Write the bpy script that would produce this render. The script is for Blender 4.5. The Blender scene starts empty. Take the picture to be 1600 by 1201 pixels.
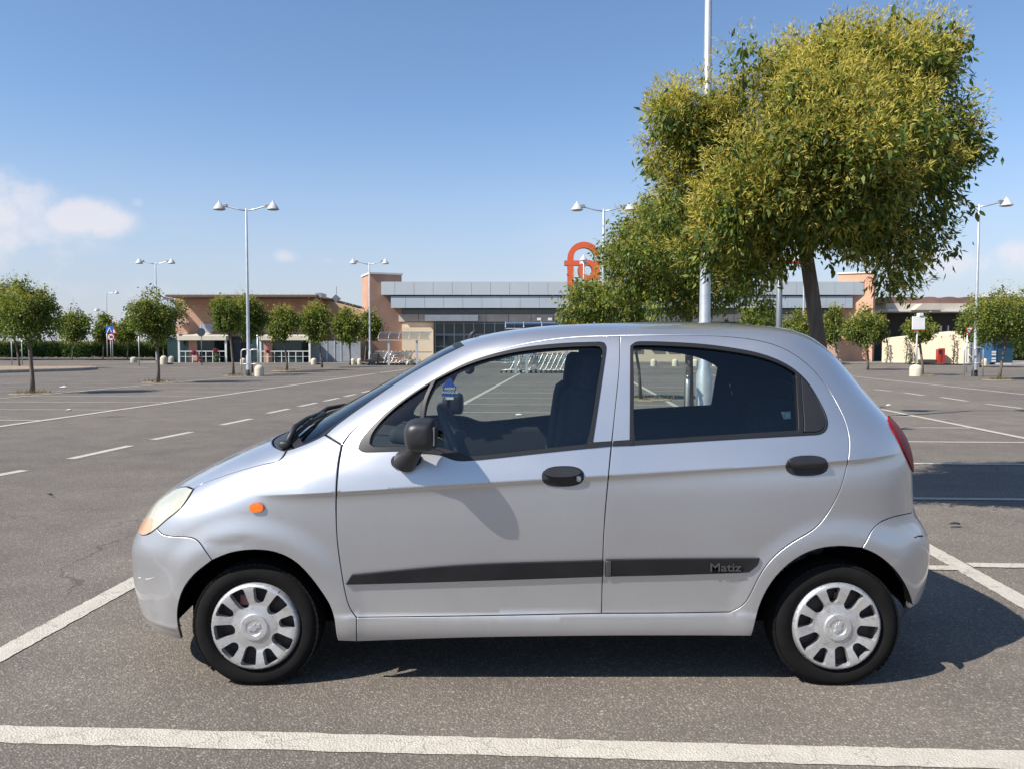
import bpy, bmesh, math, random
import numpy as np
from mathutils import Vector, Matrix, Quaternion
from mathutils.geometry import delaunay_2d_cdt
PI = math.pi
R = math.radians
scene = bpy.context.scene
C = scene.collection

# ------------------------------------------------------------------ camera, sky, sun, exposure
CAM_H, TILT, FPX = 1.37, R(2.72), 1250.0
cam_d = bpy.data.cameras.new('camera')
cam_d.sensor_fit = 'HORIZONTAL'; cam_d.sensor_width = 36.0
cam_d.lens = FPX / 1600.0 * 36.0
cam_d.clip_start = 0.05; cam_d.clip_end = 6000.0
cam = bpy.data.objects.new('camera', cam_d); C.objects.link(cam)
cam.location = (0, 0, CAM_H); cam.rotation_euler = (PI / 2 - TILT, 0, 0)
scene.camera = cam

SUN_DIR = Vector((0.87, 0.48, -1.0)).normalized()      # the way the sunlight travels
to_sun = -SUN_DIR
SUN_EL = math.asin(to_sun.z); SUN_AZ = math.atan2(to_sun.x, to_sun.y)
world = bpy.data.worlds.new('World'); scene.world = world; world.use_nodes = True
wt = world.node_tree; wt.nodes.clear()
def wn(t, **k):
    n = wt.nodes.new(t)
    for a, b in k.items(): setattr(n, a, b)
    return n
wout = wn('ShaderNodeOutputWorld'); wbg = wn('ShaderNodeBackground')
sky = wn('ShaderNodeTexSky', sky_type='NISHITA', sun_disc=False, sun_elevation=SUN_EL, sun_rotation=SUN_AZ % (2 * PI),
         altitude=150.0, air_density=1.0, dust_density=0.45, ozone_density=4.5)
tc = wn('ShaderNodeTexCoord'); sep = wn('ShaderNodeSeparateXYZ')
wt.links.new(tc.outputs['Generated'], sep.inputs[0])
# fair weather cumulus low round the whole horizon
mp = wn('ShaderNodeMapping'); mp.inputs['Scale'].default_value = (1.0, 1.0, 1.7); mp.inputs['Location'].default_value = (0.35, 0.1, 0.0)
wt.links.new(tc.outputs['Generated'], mp.inputs['Vector'])
nz = wn('ShaderNodeTexNoise'); nz.inputs['Scale'].default_value = 3.4; nz.inputs['Detail'].default_value = 9.0; nz.inputs['Roughness'].default_value = 0.55
wt.links.new(mp.outputs[0], nz.inputs['Vector'])
def wmath(op, a, b=None, c=None):
    n = wn('ShaderNodeMath', operation=op)
    for i, v in enumerate((a, b, c)):
        if v is None: continue
        if isinstance(v, (int, float)): n.inputs[i].default_value = v
        else: wt.links.new(v, n.inputs[i])
    return n.outputs[0]
def wrange(x, a, b, c, d):
    n = wn('ShaderNodeMapRange', interpolation_type='SMOOTHSTEP')
    wt.links.new(x, n.inputs[0])
    for i, v in enumerate((a, b, c, d)): n.inputs[i + 1].default_value = v
    return n.outputs[0]
az = wmath('ARCTAN2', sep.outputs[0], sep.outputs[1]); el = wmath('ARCSINE', sep.outputs[2])
nz2 = wn('ShaderNodeTexNoise'); nz2.inputs['Scale'].default_value = 13.0; nz2.inputs['Detail'].default_value = 9.0; nz2.inputs['Roughness'].default_value = 0.58
wt.links.new(tc.outputs['Generated'], nz2.inputs['Vector'])
def blob(a0, e0, sa, se, amp):
    u = wmath('DIVIDE', wmath('SUBTRACT', az, a0), sa); v = wmath('DIVIDE', wmath('SUBTRACT', el, e0), se)
    r2 = wmath('ADD', wmath('MULTIPLY', u, u), wmath('MULTIPLY', v, v))
    return wmath('MULTIPLY', wmath('POWER', 2.718, wmath('MULTIPLY', r2, -1.0)), amp)
den = None
for bb in ((-0.60, 0.152, 0.10, 0.045, 1.1), (-0.485, 0.138, 0.055, 0.026, 1.05), (-0.55, 0.105, 0.12, 0.050, 0.72), (-0.50, 0.060, 0.16, 0.035, 0.5), (-0.362, 0.096, 0.022, 0.010, 0.5), (-0.272, 0.108, 0.022, 0.012, 0.75), (-0.225, 0.103, 0.014, 0.008, 0.5),
           (-0.435, 0.160, 0.012, 0.010, 0.5), (0.53, 0.095, 0.10, 0.028, 0.85), (0.70, 0.13, 0.12, 0.04, 1.0), (1.3, 0.12, 0.25, 0.05, 0.9), (-1.1, 0.13, 0.16, 0.05, 0.9), (-1.9, 0.11, 0.3, 0.04, 0.8), (2.4, 0.14, 0.3, 0.05, 0.9), (-2.7, 0.12, 0.25, 0.05, 0.8)):
    o_ = blob(*bb); den = o_ if den is None else wmath('MAXIMUM', den, o_)
den = wmath('MULTIPLY', den, wmath('ADD', wmath('MULTIPLY', nz2.outputs['Fac'], 3.0), -0.60))
mask = wrange(den, 0.28, 0.92, 0.0, 0.66)
veil = wmath('MULTIPLY', wrange(nz.outputs['Fac'], 0.45, 0.75, 0.0, 0.22), wrange(sep.outputs[2], 0.05, 0.22, 1.0, 0.0))
mask = wmath('MAXIMUM', mask, veil)
mix = wn('ShaderNodeMixRGB'); mix.inputs[2].default_value = (5.7, 5.35, 5.45, 1)
hz = wn('ShaderNodeMixRGB'); hz.inputs[2].default_value = (3.35, 3.5, 4.2, 1)      # pale summer haze thickening to the horizon
wt.links.new(wrange(el, -0.05, 0.29, 0.90, 0.0), hz.inputs[0]); wt.links.new(sky.outputs[0], hz.inputs[1])
wt.links.new(mask, mix.inputs[0]); wt.links.new(hz.outputs[0], mix.inputs[1])
wt.links.new(mix.outputs[0], wbg.inputs[0]); wbg.inputs[1].default_value = 0.098
wt.links.new(wbg.outputs[0], wout.inputs[0])
sun_d = bpy.data.lights.new('sun', 'SUN'); sun_d.energy = 4.5; sun_d.angle = R(0.53); sun_d.color = (1.0, 0.945, 0.86)
sun = bpy.data.objects.new('sun', sun_d); C.objects.link(sun)
sun.rotation_euler = SUN_DIR.to_track_quat('-Z', 'Y').to_euler(); sun.location = (-20, -8, 25)
vs = scene.view_settings
scene.display_settings.display_device = 'sRGB'
vs.view_transform = 'Standard'; vs.look = 'None'; vs.gamma = 1.0; vs.use_curve_mapping = False
vs.exposure = 0.75
scene.render.engine = 'CYCLES'
scene.cycles.max_bounces = 8; scene.cycles.transparent_max_bounces = 24
scene.cycles.use_denoising = True
scene.render.film_transparent = False

# ------------------------------------------------------------------ helpers
def ray(px, py):
    a = (px - 800.0) / FPX; b = (600.5 - py) / FPX
    d = (a, math.cos(TILT) + b * math.sin(TILT), -math.sin(TILT) + b * math.cos(TILT))
    return (d[0] / d[1], d[2] / d[1])
def G(px, py):                       # a point on the ground
    a, c = ray(px, py); Y = -CAM_H / c
    return (a * Y, Y)
def PX(px, Y): return ray(px, 541)[0] * Y     # X at the depth Y
def PZ(py, Y): return CAM_H + ray(800, py)[1] * Y
def depth(py): return G(800, py)[1]

ROOT = {}
def rootloc(o):
    while o is not None and o.parent is not None: o = o.parent
    return ROOT.get(o.name, Vector((0, 0, 0))) if o is not None else Vector((0, 0, 0))
def tag(o, label=None, cat=None, group=None, kind=None):
    if label: o['label'] = label
    if cat: o['category'] = cat
    if group: o['group'] = group
    if kind: o['kind'] = kind
    return o
def thing(name, label, cat, loc=(0, 0, 0), group=None):
    o = bpy.data.objects.new(name, None); C.objects.link(o)
    o.empty_display_size = 0.2
    o.location = loc; ROOT[o.name] = Vector(loc)
    return tag(o, label, cat, group)
def mesh_obj(name, V, Fc, mat=None, parent=None, smooth=False, normals=None, mats=None, midx=None):
    me = bpy.data.meshes.new(name)
    V = np.asarray(V, dtype=float)
    if parent is not None: V = V - np.array(rootloc(parent))
    me.from_pydata(V.tolist() if len(V) < 200000 else V, [], [list(map(int, f)) for f in Fc])
    if mats:
        for m in mats: me.materials.append(m)
        if midx is not None: me.polygons.foreach_set('material_index', np.asarray(midx, dtype=np.int32))
    elif mat: me.materials.append(mat)
    if smooth: me.polygons.foreach_set('use_smooth', np.ones(len(me.polygons), dtype=bool))
    me.update()
    if normals is not None: me.normals_split_custom_set_from_vertices([tuple(n) for n in normals])
    o = bpy.data.objects.new(name, me); C.objects.link(o)
    if parent is not None: o.parent = parent
    return o
def copy_tree(o, loc=None, rz=None, parent=None, scale=None):
    c = o.copy(); C.objects.link(c)
    if parent is not None: c.parent = parent
    if loc is not None: c.location = loc; ROOT[c.name] = Vector(loc)
    if rz is not None: c.rotation_euler = (0, 0, rz)
    if scale is not None: c.scale = scale
    for ch in list(o.children): copy_tree(ch, parent=c)
    return c

class MB:                            # collects shapes into one mesh
    def __init__(s): s.V = []; s.F = []; s.S = []
    def add(s, V, F, sm=False):
        n = len(s.V); s.V += [tuple(v) for v in V]; s.F += [tuple(i + n for i in f) for f in F]; s.S += [sm] * len(F); return s
    def box(s, x0, y0, z0, x1, y1, z1, rz=0, bev=0.0):
        x0, x1 = min(x0, x1), max(x0, x1); y0, y1 = min(y0, y1), max(y0, y1); z0, z1 = min(z0, z1), max(z0, z1)
        if bev:
            b = bev; bm = bmesh.new(); bmesh.ops.create_cube(bm, size=1)
            for v in bm.verts: v.co = Vector(((x0 + x1) / 2 + v.co.x * (x1 - x0), (y0 + y1) / 2 + v.co.y * (y1 - y0), (z0 + z1) / 2 + v.co.z * (z1 - z0)))
            bmesh.ops.bevel(bm, geom=bm.edges[:], offset=b, segments=2, affect='EDGES', profile=0.6)
            bm.verts.index_update()
            s.add([v.co[:] for v in bm.verts], [[v.index for v in f.verts] for f in bm.faces]); bm.free(); return s
        V = [(x0, y0, z0), (x1, y0, z0), (x1, y1, z0), (x0, y1, z0), (x0, y0, z1), (x1, y0, z1), (x1, y1, z1), (x0, y1, z1)]
        if rz:
            cx, cy = (x0 + x1) / 2, (y0 + y1) / 2; c, d = math.cos(rz), math.sin(rz)
            V = [(cx + (x - cx) * c - (y - cy) * d, cy + (x - cx) * d + (y - cy) * c, z) for x, y, z in V]
        return s.add(V, [(0, 3, 2, 1), (4, 5, 6, 7), (0, 1, 5, 4), (1, 2, 6, 5), (2, 3, 7, 6), (3, 0, 4, 7)])
    def tube(s, pts, r, n=8, cap=True):
        pts = [Vector(p) for p in pts]; rr = r if isinstance(r, (list, tuple)) else [r] * len(pts)
        V = []; F = []; up = None
        for i, p in enumerate(pts):
            t = (pts[min(i + 1, len(pts) - 1)] - pts[max(i - 1, 0)]).normalized()
            if up is None: up = Vector((0, 0, 1)) if abs(t.z) < 0.9 else Vector((1, 0, 0))
            a = t.cross(up).normalized(); b = a.cross(t).normalized(); up = b
            for k in range(n):
                an = 2 * PI * k / n; V.append(p + (a * math.cos(an) + b * math.sin(an)) * rr[i])
        for i in range(len(pts) - 1):
            for k in range(n):
                k2 = (k + 1) % n; F.append((i * n + k2, i * n + k, (i + 1) * n + k, (i + 1) * n + k2))
        s.add(V, F, True)
        if cap:
            m = len(s.V) - len(V); s.F += [tuple(m + k for k in range(n)), tuple(m + (len(pts) - 1) * n + k for k in reversed(range(n)))]; s.S += [False, False]
        return s
    def lathe(s, prof, n=24, cx=0, cy=0, axis='z', z0=0, smooth=True):   # profile of (r, h)
        V = []; F = []
        for r, h in prof:
            for k in range(n):
                a = 2 * PI * k / n
                if axis == 'z': V.append((cx + r * math.cos(a), cy + r * math.sin(a), z0 + h))
                else: V.append((cx + r * math.cos(a), cy + h, z0 + r * math.sin(a)))
        for i in range(len(prof) - 1):
            for k in range(n):
                k2 = (k + 1) % n
                f = (i * n + k, i * n + k2, (i + 1) * n + k2, (i + 1) * n + k)
                F.append(f if axis == 'z' else f[::-1])
        return s.add(V, F, smooth)
    def prism(s, poly, y0, y1):       # polygon in (x, z) pushed along y
        n = len(poly); V = [(x, y0, z) for x, z in poly] + [(x, y1, z) for x, z in poly]
        F = [tuple(range(n)), tuple(range(2 * n - 1, n - 1, -1))] + [(i, i + n, (i + 1) % n + n, (i + 1) % n) for i in range(n)]
        return s.add(V, F)
    def build(s, name, mat, parent=None):
        o = mesh_obj(name, s.V, s.F, mat, parent)
        o.data.polygons.foreach_set('use_smooth', np.array(s.S, dtype=bool)); o.data.update()
        return o

# ------------------------------------------------------------------ materials
class Mat:
    def __init__(s, name):
        s.m = bpy.data.materials.new(name); s.m.use_nodes = True; s.t = s.m.node_tree
        s.b = s.t.nodes['Principled BSDF']; s.out = s.t.nodes['Material Output']
    def n(s, t, **k):
        n = s.t.nodes.new(t)
        for a, b in k.items(): setattr(n, a, b)
        return n
    def l(s, a, b): s.t.links.new(a, b)
    def noise(s, scale, detail=4, rough=0.55, vec=None, dist=0.0):
        n = s.n('ShaderNodeTexNoise'); n.inputs['Scale'].default_value = scale; n.inputs['Detail'].default_value = detail; n.inputs['Roughness'].default_value = rough
        n.inputs['Distortion'].default_value = dist
        if vec is not None: s.l(vec, n.inputs['Vector'])
        return n.outputs['Fac']
    def obj(s): return s.n('ShaderNodeTexCoord').outputs['Object']
    def pos(s): return s.n('ShaderNodeNewGeometry').outputs['Position']
    def ramp(s, fac, stops):
        r = s.n('ShaderNodeValToRGB'); el = r.color_ramp.elements
        while len(el) < len(stops): el.new(0.5)
        for e, (p, c) in zip(el, stops): e.position = p; e.color = (*c, 1) if len(c) == 3 else c
        s.l(fac, r.inputs[0]); return r.outputs[0]
    def rng(s, x, a, b, c=0.0, d=1.0):
        n = s.n('ShaderNodeMapRange', interpolation_type='SMOOTHSTEP'); s.l(x, n.inputs[0])
        for i, v in enumerate((a, b, c, d)): n.inputs[i + 1].default_value = v
        return n.outputs[0]
    def math(s, op, a, b=0.0, c=0.0):
        n = s.n('ShaderNodeMath', operation=op)
        for i, v in enumerate((a, b, c)):
            if isinstance(v, (int, float)): n.inputs[i].default_value = v
            else: s.l(v, n.inputs[i])
        return n.outputs[0]
    def mix(s, f, a, b, blend='MIX'):
        n = s.n('ShaderNodeMixRGB', blend_type=blend)
        for i, v in ((0, f), (1, a), (2, b)):
            if isinstance(v, (int, float)): n.inputs[i].default_value = v
            elif isinstance(v, tuple): n.inputs[i].default_value = (*v, 1) if len(v) == 3 else v
            else: s.l(v, n.inputs[i])
        return n.outputs[0]
    def bump(s, h, strength=0.3, dist=0.01):
        b = s.n('ShaderNodeBump'); b.inputs['Strength'].default_value = strength; b.inputs['Distance'].default_value = dist
        s.l(h, b.inputs['Height']); s.l(b.outputs[0], s.b.inputs['Normal']); return b
    def set(s, **k):
        for a, v in k.items():
            i = s.b.inputs[a.replace('_', ' ')]
            if isinstance(v, tuple): i.default_value = (*v, 1) if len(v) == 3 else v
            elif isinstance(v, (int, float)): i.default_value = v
            else: s.l(v, i)
        return s
def plain(name, col, rough=0.6, metal=0.0, var=0.12, scale=3.0, bump=0.0, bscale=60.0, **k):
    m = Mat(name); f = m.noise(scale, 6, 0.6, m.obj())
    a = tuple(max(0, c * (1 - var)) for c in col); b = tuple(min(1, c * (1 + var)) for c in col)
    m.set(Base_Color=m.ramp(f, [(0.3, a), (0.7, b)]), Roughness=rough, Metallic=metal, **k)
    if bump: m.bump(m.noise(bscale, 5, 0.6, m.obj()), bump, 0.01)
    return m.m
def tri_glass(name, tint, rough=0.0, ior=1.5, boost=1.0):
    m = Mat(name); m.t.nodes.remove(m.b)
    tr = m.n('ShaderNodeBsdfTransparent'); tr.inputs[0].default_value = (*tint, 1)
    gl = m.n('ShaderNodeBsdfGlossy'); gl.inputs['Roughness'].default_value = rough
    fr = m.n('ShaderNodeFresnel'); fr.inputs[0].default_value = ior
    f = m.math('MULTIPLY', fr.outputs[0], boost)
    mx = m.n('ShaderNodeMixShader'); m.l(f, mx.inputs[0]); m.l(tr.outputs[0], mx.inputs[1]); m.l(gl.outputs[0], mx.inputs[2]); m.l(mx.outputs[0], m.out.inputs[0])
    return m.m

def asphalt_color(m):
    p = m.pos()
    vor = m.n('ShaderNodeTexVoronoi'); vor.inputs['Scale'].default_value = 115.0; m.l(p, vor.inputs['Vector'])
    vsep = m.n('ShaderNodeSeparateColor'); m.l(vor.outputs['Color'], vsep.inputs[0])
    chip = m.ramp(vsep.outputs[0], [(0.0, (0.128, 0.113, 0.096)), (0.45, (0.190, 0.165, 0.138)), (0.80, (0.245, 0.212, 0.175)), (1.0, (0.36, 0.315, 0.26))])
    edge = m.rng(vor.outputs['Distance'], 0.25, 0.62)
    col = m.mix(edge, chip, (0.130, 0.114, 0.098))
    vor2 = m.n('ShaderNodeTexVoronoi'); vor2.inputs['Scale'].default_value = 42.0; m.l(p, vor2.inputs['Vector'])
    v2 = m.n('ShaderNodeSeparateColor'); m.l(vor2.outputs['Color'], v2.inputs[0])
    col = m.mix(m.math('MULTIPLY', m.rng(v2.outputs[1], 0.91, 0.96), m.rng(vor2.outputs['Distance'], 0.40, 0.18)), col, (0.30, 0.26, 0.21))
    fine = m.noise(30.0, 6, 0.7, p); med = m.noise(1.7, 7, 0.62, p); big = m.noise(0.16, 5, 0.6, p)
    col = m.mix(1.0, col, m.ramp(fine, [(0.25, (0.80, 0.80, 0.80)), (0.75, (1.18, 1.18, 1.18))]), 'MULTIPLY')
    col = m.mix(1.0, col, m.ramp(med, [(0.25, (0.80, 0.80, 0.81)), (0.75, (1.18, 1.17, 1.15))]), 'MULTIPLY')
    col = m.mix(1.0, col, m.ramp(big, [(0.3, (0.84, 0.845, 0.86)), (0.7, (1.15, 1.14, 1.12))]), 'MULTIPLY')
    # two pours of asphalt: the lane to the left of the bays is smoother and greyer
    s = m.n('ShaderNodeSeparateXYZ'); m.l(p, s.inputs[0])
    lat = m.math('ADD', m.math('SUBTRACT', s.outputs[0], m.math('MULTIPLY', s.outputs[1], 0.072)), m.math('MULTIPLY', m.noise(1.1, 5, 0.6, p), 0.5))
    lane = m.rng(lat, -3.42, -3.30, 1.0, 0.0)
    col = m.mix(lane, col, m.mix(1.0, col, (0.90, 0.905, 0.925), 'MULTIPLY'))
    # hairline cracks and dark wet-looking repair smears
    dw = m.n('ShaderNodeTexVoronoi', feature='DISTANCE_TO_EDGE'); dw.inputs['Scale'].default_value = 0.36
    wob = m.n('ShaderNodeVectorMath', operation='ADD'); nzv = m.n('ShaderNodeTexNoise'); nzv.inputs['Scale'].default_value = 1.6; nzv.inputs['Detail'].default_value = 6
    m.l(p, nzv.inputs['Vector']); m.l(p, wob.inputs[0]); m.l(nzv.outputs['Color'], wob.inputs[1]); m.l(wob.outputs[0], dw.inputs['Vector'])
    crack = m.math('MULTIPLY', m.rng(dw.outputs['Distance'], 0.001, 0.007, 1.0, 0.0), m.rng(m.noise(0.5, 3, 0.5, p), 0.52, 0.62))
    col = m.mix(m.math('MULTIPLY', crack, 0.6), col, (0.03, 0.03, 0.03))
    tar = m.rng(m.noise(0.85, 5, 0.7, p, 0.6), 0.66, 0.74)
    col = m.mix(m.math('MULTIPLY', tar, 0.34), col, (0.05, 0.05, 0.052))
    oil = m.rng(m.noise(0.55, 3, 0.5, p), 0.68, 0.76); col = m.mix(m.math('MULTIPLY', oil, 0.40), col, (0.035, 0.034, 0.034))
    h = m.math('ADD', m.math('MULTIPLY', m.rng(vor.outputs['Distance'], 0.75, 0.0), 0.8), m.math('MULTIPLY', fine, 0.5))
    return col, h
m = Mat('asphalt'); col, h = asphalt_color(m); m.set(Base_Color=col, Roughness=0.88, Specular_IOR_Level=0.25); m.bump(h, 0.55, 0.005); ASPHALT = m.m
m = Mat('road_paint'); acol, h = asphalt_color(m); p = m.pos()
dv = m.n('ShaderNodeTexVoronoi', feature='DISTANCE_TO_EDGE'); dv.inputs['Scale'].default_value = 7.5
wob = m.n('ShaderNodeVectorMath', operation='ADD'); nzv = m.n('ShaderNodeTexNoise'); nzv.inputs['Scale'].default_value = 9.0; nzv.inputs['Detail'].default_value = 5
sc_ = m.n('ShaderNodeVectorMath', operation='SCALE'); sc_.inputs['Scale'].default_value = 0.16
m.l(p, nzv.inputs['Vector']); m.l(nzv.outputs['Color'], sc_.inputs[0]); m.l(p, wob.inputs[0]); m.l(sc_.outputs[0], wob.inputs[1]); m.l(wob.outputs[0], dv.inputs['Vector'])
ck = m.math('MULTIPLY', m.rng(dv.outputs['Distance'], 0.006, 0.022, 1.0, 0.0), m.rng(m.noise(2.5, 3, 0.5, p), 0.38, 0.55))
pits = m.rng(m.noise(85.0, 5, 0.7, p), 0.60, 0.68)
worn = m.math('MULTIPLY', m.rng(m.noise(6.0, 6, 0.7, p), 0.54, 0.70), 0.35)
bare = m.math('MINIMUM', m.math('ADD', m.math('ADD', m.math('MULTIPLY', ck, 0.55), m.math('MULTIPLY', pits, 0.6)), worn), 0.95)
pc = m.ramp(m.noise(12.0, 6, 0.65, p), [(0.3, (0.385, 0.35, 0.295)), (0.7, (0.485, 0.45, 0.385))])
m.set(Base_Color=m.mix(bare, pc, acol), Roughness=0.75); m.bump(h, 0.55, 0.005); PAINT = m.m
m = Mat('road_paint_faded'); acol, h = asphalt_color(m); p = m.pos()
pits = m.rng(m.noise(14.0, 6, 0.75, p), 0.35, 0.70)
m.set(Base_Color=m.mix(m.math('ADD', m.math('MULTIPLY', pits, 0.55), 0.25), (0.42, 0.39, 0.34), acol), Roughness=0.8); PAINT_OLD = m.m
# ------------------------------------------------------------------ ground and markings
mb = MB(); mb.add([(-3000, -200, 0), (3000, -200, 0), (3000, 4500, 0), (-3000, 4500, 0)], [(0, 1, 2, 3)])
tag(mb.build('ground', ASPHALT), kind='structure')
U = 0.072                                                   # the bay rows run along (U, 1)
rnd = random.Random(5)
def strip(p0, p1, w, name='parking_line', mat=None, z=0.004, jag=0.004):
    p0 = Vector((*p0, 0)); p1 = Vector((*p1, 0)); d = (p1 - p0); L = d.length; d.normalize(); s = Vector((-d.y, d.x, 0))
    n = max(2, min(160, int(L / 0.03))) if jag else 2
    V = []
    for i in range(n):
        p = p0 + d * (L * i / (n - 1))
        for sg in (-1, 1):
            q = p + s * (sg * w / 2 + rnd.uniform(-jag, jag)); V.append((q.x, q.y, z))
    F = [(2 * i, 2 * i + 2, 2 * i + 3, 2 * i + 1) for i in range(n - 1)]
    return tag(mesh_obj(name, V, F, mat or PAINT), kind='structure')
def row_line(L, Ya, Yb, w=0.13, **k): return strip((L + U * Ya, Ya), (L + U * Yb, Yb), w, **k)
def bay(Yc, La, Lb, w=0.11, sl=0.05, **k):
    xa, xb = La + U * Yc, Lb + U * Yc
    return strip((xa, Yc - sl * xa), (xb, Yc - sl * xb), w, **k)
row_line(-2.53, 2.2, 7.0, 0.125); row_line(-2.53, 6.9, 58, 0.125, z=0.0042, jag=0)
row_line(2.44, 2.0, 7.0, 0.125); row_line(2.44, 6.9, 44, 0.125, z=0.0042, jag=0)
strip((-4.6, 2.912), (4.4, 2.452), 0.122, z=0.003)           # the line this side of the car
for i in range(1, 17): bay(2.72 + 2.305 * i, -2.47, 2.38, 0.10, z=0.0058, jag=0.003 if i < 3 else 0)
for Yc in (5.10, 7.34, 9.55, 11.75, 13.8, 16.0, 18.2, 20.4, 22.6, 24.8, 27.0, 29.2, 31.4): bay(Yc, 2.50, 6.75, 0.10, z=0.0058, jag=0.003 if Yc < 8 else 0)
row_line(6.8, 5, 46, 0.13, jag=0, z=0.0078)
for a, b in (((1366.5, 608.1), (1392, 611)), ((1411.8, 613), (1443.5, 617.7)), ((1469.8, 620.3), (1512, 626.5)), ((1540.6, 630.8), (1597, 637.8)), ((1640, 643), (1720, 653.5))):
    strip(G(*a), G(*b), 0.13, name='lane_dash', jag=0)
row_line(13.0, 14, 46, 0.13, jag=0)
for i in range(14): bay(17.0 + 2.25 * i, 13.1, 18.0, 0.1, z=0.008, jag=0, mat=PAINT_OLD)
for a, b in (((-60, 753), (38, 734.5)), ((109.4, 716.6), (204, 696)), ((239, 686.5), (299, 674.6)), ((346, 663.6), (393, 653.8)), ((418, 645.4), (452, 638.3)), ((467, 634.9), (495, 629)), ((506, 626.6), (529, 621.8)), ((538, 619.5), (556, 615.6)), ((566, 613), (581, 609.6))):
    strip(G(*a), G(*b), 0.13, name='lane_dash', jag=0)
row_line(-9.75, 9, 48, 0.15, jag=0, z=0.0078)
row_line(-14.9, 14, 44, 0.12, jag=0, z=0.0125)
for Yc in (12.4, 14.8, 17.2, 19.5, 21.8, 24.1, 26.4, 28.7, 31.0, 33.3, 35.6, 38):
    bay(Yc - 0.45, -14.85, -9.8, 0.1, z=0.008, jag=0); bay(Yc - 0.45, -20.2, -15.2, 0.1, z=0.008, jag=0, mat=PAINT_OLD)
row_line(-20.3, 14, 50, 0.12, jag=0, mat=PAINT_OLD, z=0.0125)
for i in range(9): strip((-24 + 2.4 * i, 50.5), (-22.9 + 2.4 * i, 50.4), 0.3, name='lane_dash', jag=0)
for i in range(12): strip((1 + 2.2 * i, 52.0), (2.3 + 2.2 * i, 52.0), 0.4, name='lane_dash', jag=0)

KERB = plain('concrete_kerb', (0.33, 0.31, 0.28), 0.9, var=0.2, scale=4, bump=0.2)
DIRT = plain('dry_soil', (0.27, 0.20, 0.13), 0.95, var=0.35, scale=5, bump=0.5, bscale=25)
PAVE = plain('pale_pavement', (0.20, 0.185, 0.165), 0.9, var=0.15, scale=2)
def slab(name, pts, h, mat, z0=0.0):
    n = len(pts); V = [(x, y, z0 - 0.05) for x, y in pts] + [(x, y, z0 + h) for x, y in pts]
    F = [tuple(range(2 * n - 1, n - 1, -1))[::-1]] + [(i, (i + 1) % n, (i + 1) % n + n, i + n) for i in range(n)]
    return tag(mesh_obj(name, V, F, mat), kind='structure')
isl = [G(-160, 588), G(0, 583), G(70, 581), G(125, 579.3), G(153, 577.2), G(140, 575.6), G(80, 575.2), G(0, 575.4), G(-160, 577)]
slab('island_kerb', isl, 0.14, KERB)
cx = sum(p[0] for p in isl) / len(isl); cy = sum(p[1] for p in isl) / len(isl)
slab('island_soil', [(cx + (x - cx) * 0.96, cy + (y - cy) * 0.88) for x, y in isl], 0.02, DIRT, 0.14)
slab('pavement', [(-29.3, 60.2), (36, 60.2), (36, 75), (-29.3, 75)], 0.13, PAVE)
slab('pavement', [(36.2, 58), (80, 58), (80, 75), (36.2, 75)], 0.12, KERB)

# ------------------------------------------------------------------ shopping hall
BRICK = plain('brown_render', (0.43, 0.255, 0.18), 0.9, var=0.10, scale=1.2, bump=0.15, bscale=18)
BRICK2 = plain('orange_render', (0.58, 0.34, 0.225), 0.9, var=0.08, scale=1.2, bump=0.15, bscale=18)
PANEL = plain('silver_cladding', (0.41, 0.45, 0.48), 0.5, metal=0.1, var=0.04, scale=0.5)
PANEL2 = plain('blue_grey_cladding', (0.37, 0.42, 0.465), 0.5, metal=0.1, var=0.05, scale=0.5)
CONC = plain('pale_concrete', (0.45, 0.40, 0.34), 0.9, var=0.16, scale=0.7, bump=0.15, bscale=9)
CREAM = plain('cream_render', (0.62, 0.50, 0.36), 0.9, var=0.07, scale=0.6, bump=0.1, bscale=12)
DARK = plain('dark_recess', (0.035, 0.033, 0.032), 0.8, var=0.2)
STEEL = plain('grey_steel', (0.30, 0.32, 0.34), 0.45, metal=0.6, var=0.1)
WHITE = plain('white_enamel', (0.62, 0.62, 0.60), 0.4, var=0.06, scale=4)
GALV = plain('galvanised_pole', (0.50, 0.52, 0.54), 0.42, metal=0.55, var=0.12, scale=6)
TEAL = plain('dark_teal_glass', (0.018, 0.045, 0.048), 0.06, var=0.3, scale=0.4)
BLACK = plain('black_plastic', (0.018, 0.018, 0.02), 0.5, var=0.15)
COPING = plain('white_coping', (0.62, 0.60, 0.56), 0.6, var=0.05)
hall = thing('supermarket_hall', 'long supermarket hall with two silver fascia bands, a glazed entrance and two end towers', 'building', (3, 66, 0))
Yf = 66.0
MB().box(PX(618, Yf), Yf, 0, PX(1326, Yf), Yf + 26, PZ(484, Yf)).build('main_wall', CONC, hall)
def fascia(x0, x1, y0, y1, Y, first, step, mat, name):
    a = [first + step * i for i in range(60)]
    xs = [x0] + [v for v in a if x0 + 6 < v < x1 - 6] + [x1]
    z0, z1 = PZ(y1, Y), PZ(y0, Y)
    for i in range(len(xs) - 1):
        MB().box(PX(xs[i], Y) + 0.010, Y, z0, PX(xs[i + 1], Y) - 0.010, Y + 0.12, z1).build(name, mat, hall)
    MB().box(PX(x0, Y) + 0.05, Y + 0.125, z0 + 0.06, PX(x1, Y) - 0.05, Yf + 3, z1 - 0.05).build('fascia_core', STEEL, hall)
fascia(596, 1348, 440.5, 461, 64.6, 617.6, 29.8, PANEL, 'fascia_panel')
fascia(611, 1331, 463.2, 481.5, 64.72, 634, 29.8, PANEL2, 'fascia_panel')
MB().box(PX(618, 65.7), 65.7, PZ(491, 65.7), PX(1324, 65.7), 66.02, PZ(483.5, 65.7)).build('clerestory', plain('grey_band', (0.16, 0.19, 0.21), 0.4), hall)
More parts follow.
